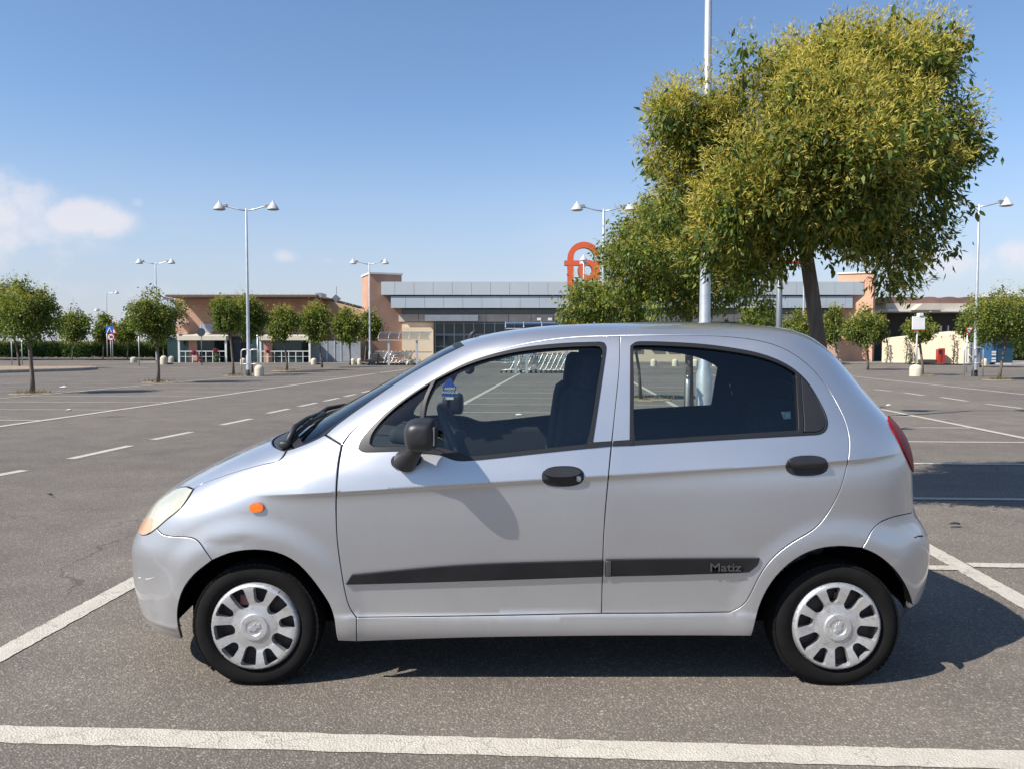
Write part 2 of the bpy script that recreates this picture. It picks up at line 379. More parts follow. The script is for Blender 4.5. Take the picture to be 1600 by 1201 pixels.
def slabs(x0, x1, y0, y1, Y, step, mat, name):
    n = max(1, round((x1 - x0) / step))
    for i in range(n):
        a = x0 + (x1 - x0) * i / n; b = x0 + (x1 - x0) * (i + 1) / n
        MB().box(PX(a, Y) + 0.02, Y, PZ(y1, Y), PX(b, Y) - 0.02, Y + 0.2, PZ(y0, Y)).build(name, mat, hall)
slabs(619, 1322, 491.4, 503, 65.5, 36, CONC, 'concrete_panel')
MB().box(PX(664, 64.5), 64.5, PZ(502, 64.5), PX(747, 64.5), 65.48, PZ(492.3, 64.5)).build('entrance_canopy', STEEL, hall)
MB().box(PX(620, 65.6), 65.6, 0.13, PX(678, 65.6), 66.03, PZ(504, 65.6)).build('entrance_wall', CREAM, hall)
MB().box(PX(628, 65.0), 65.0, 0.13, PX(677, 65.0), 65.58, PZ(512, 65.0)).build('entrance_porch', CREAM, hall)
MB().box(PX(679, 65.75), 65.75, 0.13, PX(806, 65.75), 66.01, PZ(503.4, 65.75)).build('entrance_glazing', TEAL, hall)
fb = MB()
for x in (680, 694, 710, 725, 740, 757, 773, 789, 804): fb.box(PX(x, 65.68) - 0.04, 65.66, 0.13, PX(x, 65.68) + 0.04, 65.74, PZ(504, 65.7))
for y in (505, 522, 523.5, 541): fb.box(PX(680, 65.68), 65.655, PZ(y + 1, 65.7), PX(804, 65.68), 65.735, PZ(y, 65.7))
fb.build('glazing_frame', STEEL, hall)
MB().box(PX(808, 65.6), 65.6, PZ(520, 65.6), PX(1290, 65.6), 66.04, PZ(504, 65.6)).build('shop_window', TEAL, hall)
MB().box(PX(808, 65.55), 65.55, 0.13, PX(1290, 65.55), 66.05, PZ(522, 65.6)).build('shop_wall', CREAM, hall)
for x in (985, 1019, 1042, 1068, 1096):
    fr = MB().box(PX(x, 65.4), 65.40, PZ(548, 65.4), PX(x + 17, 65.4), 65.54, PZ(532, 65.4)).build('wall_poster', BLACK, hall)
    MB().box(PX(x + 2, 65.4), 65.37, PZ(546, 65.4), PX(x + 15, 65.4), 65.395, PZ(534, 65.4)).build('poster_sheet', plain('poster', (0.30, 0.42, 0.42), 0.5), fr)
MB().box(PX(1291, 65.4), 65.4, 0.13, PX(1326, 65.4), 66.06, PZ(504, 65.4)).build('end_wall', plain('pink_render', (0.60, 0.40, 0.30), 0.9), hall)
def tower(x0, x1, ytop, Y, rz, mat, name):
    X0, X1 = PX(x0, Y), PX(x1, Y); w = (X1 - X0)
    t = MB().box(X0, Y, 0.10, X1, Y + 3.2, PZ(ytop, Y), rz=rz).build(name, mat, hall)
    MB().box(X0 - 0.08, Y - 0.08, PZ(ytop, Y), X1 + 0.08, Y + 3.28, PZ(ytop, Y) + 0.14, rz=rz).build('coping', COPING, t)
tower(567, 617, 429, 65.0, R(22), BRICK, 'tower')
tower(1325, 1376, 427.5, 64.75, R(-27), BRICK2, 'tower')
for x in (839, 856):
    MB().box(PX(x, 65.2), 65.0, PZ(501, 65.2), PX(x + 6, 65.2), 65.49, PZ(497, 65.2)).build('floodlight', WHITE, hall)
# rooftop letters, the rest of the word stands behind the trees
ORANGE = plain('orange_letter', (0.62, 0.10, 0.035), 0.5, var=0.06)
ODARK = plain('letter_side', (0.16, 0.03, 0.02), 0.6)
Ys = 64.2
sign = thing('rooftop_sign', 'big orange red rooftop letters f and a behind a lamp and a green tree', 'sign', (PX(910, Ys), Ys, PZ(447, Ys)))
def letter(name, path, closed, th):
    P = [Vector((PX(x, Ys), PZ(y, Ys))) for x, y in path]; n = len(P); o = []; i_ = []
    for k in range(n):
        a = P[(k - 1) % n] if closed or k > 0 else P[k]; b = P[(k + 1) % n] if closed or k < n - 1 else P[k]
        t = (b - a).normalized(); nn = Vector((-t.y, t.x)); o.append(P[k] + nn * th / 2); i_.append(P[k] - nn * th / 2)
    V = []; F = []; mi = []
    for y in (Ys, Ys + 0.7):
        V += [(p.x, y, p.y) for p in o] + [(p.x, y, p.y) for p in i_]
    m_ = n if closed else n - 1
    for k in range(m_):
        k2 = (k + 1) % n
        F += [(k, k2, n + k2, n + k), (2 * n + k2, 2 * n + k, 3 * n + k, 3 * n + k2), (k2, k, 2 * n + k, 2 * n + k2), (n + k, n + k2, 3 * n + k2, 3 * n + k)]; mi += [0, 1, 1, 1]
    if not closed: F += [(0, n, 3 * n, 2 * n), (n - 1, 3 * n - 1, 4 * n - 1, 2 * n - 1)]; mi += [1, 1]
    return mesh_obj(name, V, F, None, sign, mats=[ORANGE, ODARK], midx=mi)
arc = [(891.5 + 20.5 - 20.5 * math.cos(a), 402 - 19.5 * math.sin(a)) for a in [PI * k / 14 for k in range(14)]]
o = letter('letter', [(891.5, 447), (891.5, 430), (891.5, 415)] + arc, False, 0.46); o['label'] = 'letter f'
Ys -= 0.012; lb = letter('letter_bar', [(882, 411), (905, 411)], False, 0.38); Ys += 0.012
ring = [(918 + 11 * math.cos(a), 422.5 + 12 * math.sin(a)) for a in [2 * PI * k / 24 for k in range(24)]]
o = letter('letter', ring, True, 0.42); o['label'] = 'bowl of the letter a'
Ys -= 0.012; letter('letter_bar', [(932.5, 407), (932.5, 437)], False, 0.40); Ys += 0.012
MB().box(PX(897, Ys), Ys + 0.25, PZ(434.5, Ys), PX(1010, Ys), Ys + 0.35, PZ(433, Ys)).build('rail', STEEL, sign)
for x in (891.5, 918, 932.5): MB().box(PX(x, Ys) - 0.06, Ys + 0.2, PZ(452, Ys), PX(x, Ys) + 0.06, Ys + 0.34, PZ(436 if x > 900 else 446, Ys)).build('support', STEEL, sign)

# ------------------------------------------------------------------ restaurant building on the left
Yl = 64.0
bar = thing('restaurant_building', 'brown flat roofed building with white framed verandas behind the left row of trees', 'building', (-20, Yl, 0))
MB().box(PX(275, Yl), Yl, 0.10, PX(498, Yl), Yl + 16, PZ(464.5, Yl)).build('wall', BRICK, bar)
rf = MB().box(PX(262, 61.2), 61.0, PZ(464.3, 61.2), PX(497, 61.2), Yl + 16.4, PZ(461, 61.2)).build('roof', plain('brown_fascia', (0.12, 0.075, 0.055), 0.7), bar)
n = 13
for i in range(n):
    x = 263 + (494 - 263) * i / n
    MB().box(PX(x, 61.3) + 0.02, 61.3, PZ(460.8, 61.3), PX(x + 17.2, 61.3), 61.36, PZ(457.8, 61.3)).build('roof_rail_panel', plain('rail_glass', (0.52, 0.56, 0.57), 0.3) if i == 0 else bpy.data.materials['rail_glass'], rf)
MB().box(PX(494.5, 61.3), 61.3, PZ(465, 61.3), PX(503, 61.3), 63, PZ(458, 61.3)).build('roof_end', STEEL, bar)
# the lower wing with the sloping top edge
SAND = plain('sand_render', (0.46, 0.33, 0.20), 0.9, var=0.06, scale=0.5)
MB().prism([(PX(499, 66), 0.1), (PX(572, 66), 0.1), (PX(572, 66), PZ(487, 66)), (PX(499, 66), PZ(465, 66))], 66.0, 72).build('wing', SAND, bar)
fin = MB().prism([(PX(520, 65), PZ(472, 65)), (PX(513.5, 65), PZ(465.5, 65)), (PX(520, 65), PZ(459, 65)), (PX(527.5, 65), PZ(465.5, 65))], 66.2, 66.5).build('roof_diamond', plain('slate', (0.10, 0.11, 0.13), 0.6), bar)
MB().box(PX(520.6, 65), 66.3, PZ(459, 65), PX(521.4, 65), 66.38, PZ(446, 65)).build('mast', STEEL, fin)
AWN = plain('cream_awning', (0.55, 0.50, 0.40), 0.8, var=0.06)
def veranda(x0, x1, Y0, name, post_mid):
    v = MB().box(PX(x0 + 4, Yl), Y0 + 0.6, 0.14, PX(x1, Yl), Yl - 0.02, PZ(529, Yl)).build(name, TEAL, bar)
    MB().box(PX(x0 - 1, Y0), Y0 - 0.1, PZ(532, Y0), PX(x1 + 1, Y0), Y0 + 0.5, PZ(525.3, Y0)).build('awning_fascia', AWN, v)
    q = [(PX(x0 + 2, Y0), Y0 + 0.5, PZ(525.6, Y0)), (PX(x1, Y0), Y0 + 0.5, PZ(525.6, Y0)), (PX(x1, Yl), Yl - 0.03, PZ(521.5, Y0)), (PX(x0 + 12, Yl), Yl - 0.03, PZ(521.5, Y0))]
    mesh_obj('awning', q + [(a, b, c + 0.06) for a, b, c in q], [(0, 3, 2, 1), (4, 5, 6, 7), (0, 1, 5, 4), (1, 2, 6, 5), (2, 3, 7, 6), (3, 0, 4, 7)], AWN, v)
    for x in (x0 + 0.6, x1 - 0.6): MB().box(PX(x, Y0) - 0.07, Y0 + 0.02, 0.13, PX(x, Y0) + 0.07, Y0 + 0.14, PZ(532, Y0)).build('post', WHITE, v)
    rl = MB().box(PX(x0, Y0), Y0 + 0.03, PZ(549.7, Y0), PX(x1, Y0), Y0 + 0.09, PZ(548.4, Y0)).box(PX(x0, Y0), Y0 + 0.035, PZ(557.6, Y0), PX(x1, Y0), Y0 + 0.075, PZ(557, Y0))
    k = 7
    for i in range(1, k): rl.box(PX(x0 + (x1 - x0) * i / k, Y0) - 0.025, Y0 + 0.04, 0.13, PX(x0 + (x1 - x0) * i / k, Y0) + 0.025, Y0 + 0.08, PZ(549, Y0))
    rl.build('rail', WHITE, v)
    MB().box(PX(post_mid, Y0) - 0.3, Y0 + 0.45, 0.13, PX(post_mid, Y0) + 0.35, Y0 + 0.8, PZ(531, Y0)).build('pier', BRICK, v)
veranda(278.5, 353, 60.9, 'veranda', 297)
veranda(406, 484, 60.9, 'veranda', 415)
MB().box(PX(354, Yl), Yl - 0.08, 0.14, PX(404, Yl), Yl - 0.02, PZ(526, Yl)).build('entrance', plain('dark_brown_door', (0.06, 0.045, 0.04), 0.5), bar)
MB().box(PX(366, Yl), Yl - 0.16, 0.14, PX(378, Yl), Yl - 0.09, PZ(531, Yl)).build('door', plain('grey_door', (0.10, 0.10, 0.11), 0.4), bar)
MB().box(PX(391, Yl), Yl - 0.12, PZ(545, Yl), PX(396, Yl), Yl - 0.085, PZ(538, Yl)).build('notice', WHITE, bar)
w_ = MB().box(PX(313, Yl), Yl - 0.10, PZ(520.5, Yl), PX(333, Yl), Yl - 0.02, PZ(506, Yl)).build('window', plain('pale_blind', (0.34, 0.36, 0.42), 0.5), bar)
MB().box(PX(312, Yl), Yl - 0.2, PZ(521.5, Yl), PX(334, Yl), Yl - 0.11, PZ(520.6, Yl)).build('sill', COPING, w_)
for y in (466.5, 504.5, 523): MB().box(PX(266 if y < 470 else 283, Yl), 62, PZ(y + 3.5, Yl), PX(273 if y < 470 else 296, Yl), Yl - 0.02, PZ(y, Yl)).build('concrete_stub', COPING, bar)
# grey gate screen between the two buildings
gate = thing('screen_fence', 'grey mesh panel fence between the brown building and the tall tower', 'fence', (-18, 62.6, 0.13))
MESH = plain('grey_mesh', (0.24, 0.26, 0.29), 0.6, var=0.15, scale=2)
xs = [485, 500, 511, 523, 533, 546, 564]
for i in range(6): MB().box(PX(xs[i], 62.6) + 0.04, 62.6, 0.16, PX(xs[i + 1], 62.6) - 0.04, 62.66, PZ(533 if i else 524, 62.6)).build('panel', MESH, gate)
for x in xs[1:-1]: MB().box(PX(x, 62.6) - 0.035, 62.56, 0.12, PX(x, 62.6) + 0.035, 62.68, PZ(532, 62.6)).build('post', GALV, gate)
RED = plain('red_flowers', (0.30, 0.02, 0.04), 0.7, var=0.4, scale=8)
GREENP = plain('pot_plant_green', (0.07, 0.12, 0.03), 0.8, var=0.4, scale=8)
def blob_plant(name, label, px, py, r, Y, mat, n=90, zs=1.0, grp=None, cat='plant'):
    rr = random.Random(int(px * 7 + py)); X = PX(px, Y); Z = PZ(py, Y); V = []; F = []
    for i in range(n):
        v = Vector((rr.gauss(0, 1), rr.gauss(0, 1), rr.gauss(0, 1))).normalized() * r * rr.uniform(0.3, 1); v.z *= zs
        a = Vector((rr.gauss(0, 1), rr.gauss(0, 1), rr.gauss(0, 1))).normalized() * r * 0.28; b = a.orthogonal().normalized() * r * 0.2
        c = Vector((X, Y, Z)) + v; k = len(V); V += [c - a, c + b, c + a, c - b]; F.append((k, k + 1, k + 2, k + 3))
    return tag(mesh_obj(name, V, F, mat), label, cat, grp)
blob_plant('flower_basket', 'red flowers hanging on the left veranda rail beside its brick pier', 303, 551, 0.22, 60.7, RED, cat='flowers')
blob_plant('flower_basket', 'pink red flowers above a green pot plant at the left veranda', 337, 548.5, 0.2, 60.7, RED, cat='flowers')
blob_plant('flower_basket', 'red flowers hanging on the right veranda rail', 418.5, 548.5, 0.2, 60.7, RED, cat='flowers')
blob_plant('flower_pot', 'low red flowers on the ground at the left veranda', 311.5, 561.5, 0.2, 60.6, RED, cat='flowers')
blob_plant('pot_plant', 'bushy green pot plant standing before the left veranda', 338.5, 558, 0.28, 60.6, GREENP, zs=1.3)

# ------------------------------------------------------------------ underpass building on the right
Yr = 68.0
und = thing('concrete_building', 'low concrete building with a dark opening, pale beams and brown scalloped roof', 'building', (45, Yr, 0))
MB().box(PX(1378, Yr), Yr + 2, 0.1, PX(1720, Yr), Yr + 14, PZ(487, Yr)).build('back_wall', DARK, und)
YW = lambda px: 61.2 - (px - 1382) * 0.0245                  # the ramp wall swings towards the camera on the right
wq = [(1382, None), (1430, None), (1514, None), (1514, 519), (1484, 518), (1455, 521), (1430, 523.5), (1382, 529)]
V = [(PX(x, YW(x)), YW(x) + dy, 0.1 if y is None else PZ(y, YW(x))) for dy in (0, 0.4) for x, y in wq]
mesh_obj('ramp_wall', V, [tuple(range(8)), tuple(range(15, 7, -1))] + [(k, k + 8, (k + 1) % 8 + 8, (k + 1) % 8) for k in range(8)], plain('cream_wall', (0.66, 0.56, 0.41), 0.9, var=0.07, scale=0.6), und)
MB().box(PX(1378, Yr), Yr - 1, PZ(488, Yr), PX(1700, Yr), Yr + 1.9, PZ(484, Yr)).build('beam', COPING, und)
MB().box(PX(1378, Yr), Yr - 0.6, PZ(483.9, Yr), PX(1700, Yr), Yr + 1.8, PZ(475, Yr)).build('beam', CONC, und)
MB().prism([(PX(1412, Yr), PZ(486, Yr)), (PX(1458, Yr), PZ(486, Yr)), (PX(1449, Yr), PZ(476.3, Yr)), (PX(1424, Yr), PZ(476.3, Yr))], Yr - 1.7, Yr - 0.62).build('beam_head', CONC, und)
sc = [(PX(1370, Yr), PZ(474.8, Yr))] + [(PX(1370 + 5 * i, Yr), PZ(464.5 + (1.8 if i % 6 in (0, 1) else 0.5 if i % 6 in (2, 5) else 0), Yr)) for i in range(48)] + [(PX(1605, Yr), PZ(474.8, Yr))]
MB().prism(sc, Yr - 0.4, Yr + 14).build('roof', plain('brown_roof', (0.19, 0.115, 0.095), 0.8, var=0.2, scale=0.8), und)
MB().prism([(PX(1548, Yr), PZ(461.5, Yr)), (PX(1578, Yr), PZ(456, Yr)), (PX(1578, Yr), PZ(459, Yr)), (PX(1548, Yr), PZ(464, Yr))], Yr - 1, Yr + 4).build('roof_edge', WHITE, und)
for x in (1466, 1477): MB().box(PX(x, Yr), Yr - 0.3, PZ(519, Yr), PX(x + 2, Yr), Yr - 0.2, PZ(509.5, Yr)).build('handrail_post', GALV, und)
fr_ = thing('grey_fence', 'grey sheet metal fence with leaning struts beside the blue kiosk', 'fence', (40, 61.4, 0))
xs = [1509, 1519, 1529, 1539, 1549]
for i in range(4): MB().box(PX(xs[i], 62.0) + 0.03, 61.4, 0.12, PX(xs[i + 1], 62.0) - 0.03, 61.46, PZ(536, 62)).build('panel', plain('grey_sheet', (0.34, 0.34, 0.33), 0.6) if i == 0 else bpy.data.materials['grey_sheet'], fr_)
for x in xs: MB().box(PX(x, 61.9) - 0.04, 61.3, 0.1, PX(x, 61.9) + 0.04, 61.39, PZ(534.5, 62)).build('post', GALV, fr_)
MB().tube([(PX(1510, 61), 61.2, PZ(548, 61)), (PX(1522, 61), 60.5, 0.12)], 0.05, 6).build('strut', STEEL, fr_)
cab = thing('hydrant_cabinet', 'red metal cabinet with a dark panel against the cream ramp wall', 'cabinet', (PX(1471.5, 58.2), 58.2, 0.12))
MB().box(PX(1471, 58.2), 58.2, 0.125, PX(1477, 58.2), 58.6, PZ(544.5, 58.2)).build('body', plain('red_enamel', (0.34, 0.035, 0.02), 0.6), cab)
MB().box(PX(1466, 58.2), 58.15, 0.125, PX(1470.9, 58.2), 58.5, PZ(546, 58.2)).build('door', plain('red_enamel_dark', (0.36, 0.03, 0.02), 0.5), cab)
MB().box(PX(1466.5, 58.2), 58.13, PZ(553, 58.2), PX(1470.4, 58.2), 58.148, PZ(546.6, 58.2)).build('panel', BLACK, cab)
bx_ = MB().box(PX(1441, 58.5), 58.3, 0.125, PX(1462, 58.5), 59.1, PZ(562, 58.5), bev=0.05).build('planter', plain('dark_planter', (0.05, 0.045, 0.04), 0.8)); tag(bx_, 'long low dark planter box at the foot of the cream ramp wall', 'planter')
ki = thing('ticket_kiosk', 'blue kiosk with white notices on its side behind a tree at the right edge', 'kiosk', (PX(1566, 60), 60, 0.1))
BLUE = plain('shaded_blue_enamel', (0.008, 0.045, 0.085), 0.5, var=0.08); BLUE2 = plain('light_blue_enamel', (0.03, 0.10, 0.22), 0.5, var=0.08)  # blues darkened to put the shade of the tree into the colour
MB().box(PX(1556.5, 60), 60, 0.12, PX(1583, 60), 62.3, PZ(536, 60)).build('body', BLUE, ki)
MB().box(PX(1548, 60), 59.93, 0.12, PX(1556.4, 60), 61.5, PZ(535.5, 60)).build('notice_board', BLUE2, ki)
for y in (549, 553, 559, 563): MB().box(PX(1549, 60), 59.90, PZ(y + 2.6, 60), PX(1555.5, 60), 59.925, PZ(y, 60)).build('notice', WHITE, ki)
MB().box(PX(1551.5, 60), 59.90, PZ(546, 60), PX(1554.5, 60), 59.925, PZ(537, 60)).build('window', BLACK, ki)
MB().box(PX(1547, 60), 59.8, PZ(535.4, 60), PX(1584, 60), 62.5, PZ(534.4, 60)).build('roof', BLUE, ki)

# ------------------------------------------------------------------ street lamps
LAMPW = plain('lamp_shade_white', (0.50, 0.51, 0.51), 0.4, var=0.08)
LENS = plain('lamp_lens', (0.25, 0.25, 0.24), 0.2)
def lamp(X, Y, h, label, arms=((-1, 0), (1, 0)), rz=0.0, r=0.075, reach=1.05):
    t = thing('street_lamp', label, 'street lamp', (X, Y, 0), 'tall car park lamps')
    MB().lathe([(r * 1.55, 0.0), (r * 1.5, 0.9), (r * 1.1, 1.0), (r * 0.95, 3.0), (r * 0.6, h), (0.0, h + 0.08)], 14, X, Y).build('pole', GALV, t)
    MB().lathe([(r * 1.7, 0.0), (r * 1.7, 0.28), (r * 1.5, 0.30)], 14, X, Y).build('base_collar', BLACK, t)
    for s, dz in arms:
        c, d = math.cos(rz) * s, math.sin(rz) * s
        a = MB().tube([(X, Y, h - 0.05 + dz), (X + c * 0.4, Y + d * 0.4, h + dz + 0.02), (X + c * 0.8, Y + d * 0.8, h + 0.13 + dz), (X + c * (reach + 0.05), Y + d * (reach + 0.05), h + 0.15 + dz)], 0.032, 8)
        ao = a.build('arm', GALV, t)
        hx, hy, hz = X + c * (reach + 0.18), Y + d * (reach + 0.18), h + 0.16 + dz
        MB().lathe([(0.03, 0.25), (0.04, 0.19), (0.09, 0.15), (0.27, -0.11), (0.28, -0.15)], 18, hx, hy, z0=hz).build('lamp_head', LAMPW, t)
        MB().lathe([(0.275, -0.145), (0.20, -0.18), (0.0, -0.19)], 18, hx, hy, z0=hz).build('lens', LENS, t)
        MB().box(hx - c * 0.26 - 0.1, hy - d * 0.26 - 0.07, hz - 0.05, hx - c * 0.26 + 0.1, hy - d * 0.26 + 0.07, hz + 0.1, bev=0.02).build('ballast_box', STEEL, ao)
    return t
lamp(PX(388, 37), 37.0, PZ(328, 37), 'tall twin headed street lamp rising behind the two joined round trees at the left')
lamp(PX(245.5, 61.4), 61.4, PZ(412, 61.4), 'twin headed street lamp behind the lone thin trunked tree left of the brown building')
lamp(PX(578, 61.4), 61.4, PZ(412.5, 61.4), 'twin headed street lamp in front of the left brown tower')
lamp(PX(942, 37.4), 37.4, PZ(329, 37.4), 'twin headed street lamp beside the orange rooftop letters, right head in the tree')
lamp(PX(911.5, 59), 59.0, PZ(410, 59), 'distant street lamp standing before the orange letter a', rz=R(84))
lamp(PX(168, 96), 96.0, PZ(459, 96), 'far street lamp with its two heads at different heights behind the crossing signs', arms=((1, 0), (-1, -2.1)))
lamp(PX(1524, 36.5), 36.5, PZ(322, 36.5), 'twin headed street lamp at the right edge with hoop guards round its foot')
lamp(3.22, 13.4, 7.6, 'nearest street lamp, its pole rising behind the big tree out of the picture', r=0.09)
lamp(PX(1254.5, 61), 61.0, PZ(395, 61), 'thin distant street lamp just left of the big tree trunk')
# ------------------------------------------------------------------ hoop guards, bollards, signs
def hoop(X, Y, label, w=0.42, h=1.05, r=0.03, rz=0.0, grp='steel hoop guards at lamp feet'):
    pts = [(-w / 2, 0)] + [(-w / 2, h * 0.8)] + [(-w / 2 + 0.13 - 0.13 * math.cos(a), h * 0.87 + 0.13 * math.sin(a)) for a in (0, 0.4, 0.8, 1.2, 1.57)] + \
          [(w / 2 - 0.13 + 0.13 * math.sin(a), h * 0.87 + 0.13 * math.cos(a)) for a in (0, 0.4, 0.8, 1.2, 1.57)] + [(w / 2, 0)]
    t = thing('hoop_guard', label, 'hoop guard', (X, Y, 0), grp)
    MB().tube([(X + x * math.cos(rz), Y + x * math.sin(rz), z) for x, z in pts], r, 8).build('hoop', GALV, t)
    MB().tube([(X - w / 2 * math.cos(rz), Y - w / 2 * math.sin(rz), h * 0.45), (X + w / 2 * math.cos(rz), Y + w / 2 * math.sin(rz), h * 0.45)], r * 0.8, 6).build('crossbar', GALV, t)
hoop(PX(1514.5, 36.2), 36.2, 'steel hoop guard on the left of the right edge lamp foot', h=1.35)
hoop(PX(1529.5, 36.2), 36.2, 'steel hoop guard on the right of the right edge lamp foot', h=1.35)
hoop(PX(384, 36.6), 36.6, 'steel hoop guard on the left of the tall left lamp foot', h=1.25)
hoop(PX(398, 36.6), 36.6, 'steel hoop guard on the right of the tall left lamp foot', h=1.25)
hoop(2.90, 13.2, 'steel hoop guard left of the white pole seen through the rear window', w=0.12, h=0.84, rz=R(80))
hoop(3.52, 13.2, 'steel hoop guard right of the white pole seen through the rear window', w=0.12, h=0.84, rz=R(80))
BOLL = plain('bollard_concrete', (0.54, 0.49, 0.38), 0.9, var=0.12, scale=3, bump=0.2)
BOLLG = plain('bollard_concrete_grey', (0.36, 0.34, 0.30), 0.9, var=0.15, scale=3, bump=0.2)
def bollard(px, Y, w, h, label, mat=BOLL, grp='rounded concrete bollards'):
    r = w / 2; X = PX(px, Y)
    mb = MB().lathe([(r * 0.98, 0.0), (r, 0.05), (r, h * 0.62), (r * 0.97, h * 0.72), (r * 0.86, h * 0.84), (r * 0.62, h * 0.94), (r * 0.3, h * 0.99), (0.0, h)], 20, X, Y)
    return tag(mb.build('bollard', mat), label, 'bollard', grp)
bollard(208.5, 61, 0.50, 0.56, 'grey domed bollard on the kerb left of the brown building', BOLLG)
bollard(255.5, 60, 0.50, 0.66, 'cream domed bollard just right of the lone thin trunked tree')
bollard(267.5, 61.5, 0.46, 0.62, 'shaded domed bollard at the brown building corner, half behind the cream one', BOLLG)
bollard(379.5, 60, 0.42, 0.48, 'pale domed bollard before the dark building entrance')
bollard(404.5, 36.6, 0.42, 0.52, 'big cream concrete bollard carrying a sign pole, right of the tall left lamp')
bollard(490, 60, 0.42, 0.48, 'cream bollard at the right end of the right veranda')
bollard(551.5, 60, 0.36, 0.46, 'left one of two small bollards by the grey mesh fence')
bollard(561.5, 60, 0.34, 0.46, 'right one of two small bollards by the grey mesh fence, at the tower foot')
bollard(1432, 36.6, 0.56, 0.54, 'cream concrete bollard under the white board sign at the right')
bollard(1539, 57, 0.36, 0.5, 'small cream bollard behind the give way sign and lamp foot')
for x, s in ((1021.5, 'leftmost'), (1055, 'second from left'), (1087, 'third from left'), (1118, 'rightmost')):
    bollard(x, 55, 0.42, 0.5, s + ' of the bollards along the shop wall seen through the rear car window')
bollard(640, 59.5, 0.5, 0.42, 'low cream tub under the trolley shelter by the entrance')

def pole(mb, X, Y, z0, z1, r=0.03): return mb.tube([(X, Y, z0), (X, Y, z1)], r, 8)
SRED = plain('sign_red', (0.50, 0.02, 0.025), 0.4); SBLUE = plain('sign_blue', (0.015, 0.10, 0.42), 0.4); SWH = plain('sign_white', (0.75, 0.75, 0.73), 0.4); SBACK = plain('sign_back_grey', (0.20, 0.21, 0.22), 0.5, metal=0.4)
FONTS = {}
def text_mesh(body, size, depth, bold=0.0, wscale=1.0):
    cu = bpy.data.curves.new('t', 'FONT'); cu.body = body; cu.size = size; cu.extrude = depth; cu.offset = bold; cu.align_x = 'CENTER'; cu.align_y = 'CENTER'; cu.resolution_u = 3
    ob = bpy.data.objects.new('t', cu); me = bpy.data.meshes.new_from_object(ob)
    V = [(v.co.x * wscale, v.co.y, v.co.z) for v in me.vertices]; F = [tuple(p.vertices) for p in me.polygons]
    bpy.data.objects.remove(ob); bpy.data.curves.remove(cu); bpy.data.meshes.remove(me); return V, F
def letters(name, body, size, X, Y, Z, mat, parent, depth=0.004, bold=0.0):
    V, F = text_mesh(body, size, depth, bold)
    return mesh_obj(name, [(X + x, Y - z, Z + y) for x, y, z in V], F, mat, parent)
# crossing sign with the speed limit plate
Yc = 72.0; X = PX(172, Yc)
t = thing('crossing_sign', 'blue square pedestrian crossing sign on a post before the corn field', 'sign', (X, Yc, 0.1))
mb = MB(); pole(mb, PX(167.5, Yc), Yc, 0.1, PZ(509, Yc), 0.04); mb.build('post', GALV, t)
pn = MB().box(PX(166.3, Yc), Yc - 0.06, PZ(520.7, Yc), PX(177.7, Yc), Yc - 0.03, PZ(509.7, Yc)).build('panel', SBLUE, t)
MB().prism([(PX(168, Yc), PZ(519.6, Yc)), (PX(176, Yc), PZ(519.6, Yc)), (PX(172, Yc), PZ(511.5, Yc))], Yc - 0.075, Yc - 0.062).build('white_triangle', SWH, pn)
MB().tube([(PX(172.2, Yc), Yc - 0.08, PZ(514.6, Yc)), (PX(171.8, Yc), Yc - 0.08, PZ(517, Yc)), (PX(170.6, Yc), Yc - 0.08, PZ(519.2, Yc))], 0.05, 5).tube([(PX(171.8, Yc), Yc - 0.08, PZ(517, Yc)), (PX(173.4, Yc), Yc - 0.08, PZ(519.2, Yc))], 0.05, 5).build('walking_figure', BLACK, pn)
Y2 = 71.0; X = PX(174.3, Y2)
t = thing('speed_sign', 'round red and white speed limit sign reading 30 below the blue crossing sign', 'sign', (X, Y2, 0.1))
mb = MB(); pole(mb, PX(173, Y2), Y2, 0.1, PZ(522, Y2), 0.04); mb.build('post', GALV, t)
MB().lathe([(0.0, 0.02), (0.335, 0.02), (0.335, 0.0), (0.0, 0.0)][::-1], 24, X, Y2 - 0.07, 'y', PZ(527, Y2), smooth=False).build('red_disc', SRED, t)
d_ = MB().lathe([(0.0, 0.012), (0.25, 0.012), (0.25, 0.0), (0.0, 0.0)][::-1], 24, X, Y2 - 0.085, 'y', PZ(527, Y2), smooth=False).build('white_disc', SWH, t)
letters('numerals', '30', 0.34, X, Y2 - 0.10, PZ(527, Y2), BLACK, t, bold=0.012)
Y3 = 73.5; X = PX(180, Y3)
t = thing('warning_sign', 'red edged warning triangle half hidden behind the crossing and speed signs', 'sign', (X, Y3, 0.1))
mb = MB(); pole(mb, PX(176, Y3), Y3, 0.1, PZ(512, Y3), 0.04); mb.build('post', GALV, t)
MB().prism([(PX(174, Y3), PZ(521.5, Y3)), (PX(184, Y3), PZ(521.5, Y3)), (PX(179, Y3), PZ(511, Y3))], Y3 - 0.08, Y3 - 0.05).build('red_triangle', SRED, t)
MB().prism([(PX(176.3, Y3), PZ(520.2, Y3)), (PX(181.7, Y3), PZ(520.2, Y3)), (PX(179, Y3), PZ(514.5, Y3))], Y3 - 0.095, Y3 - 0.082).build('white_triangle', SWH, t)
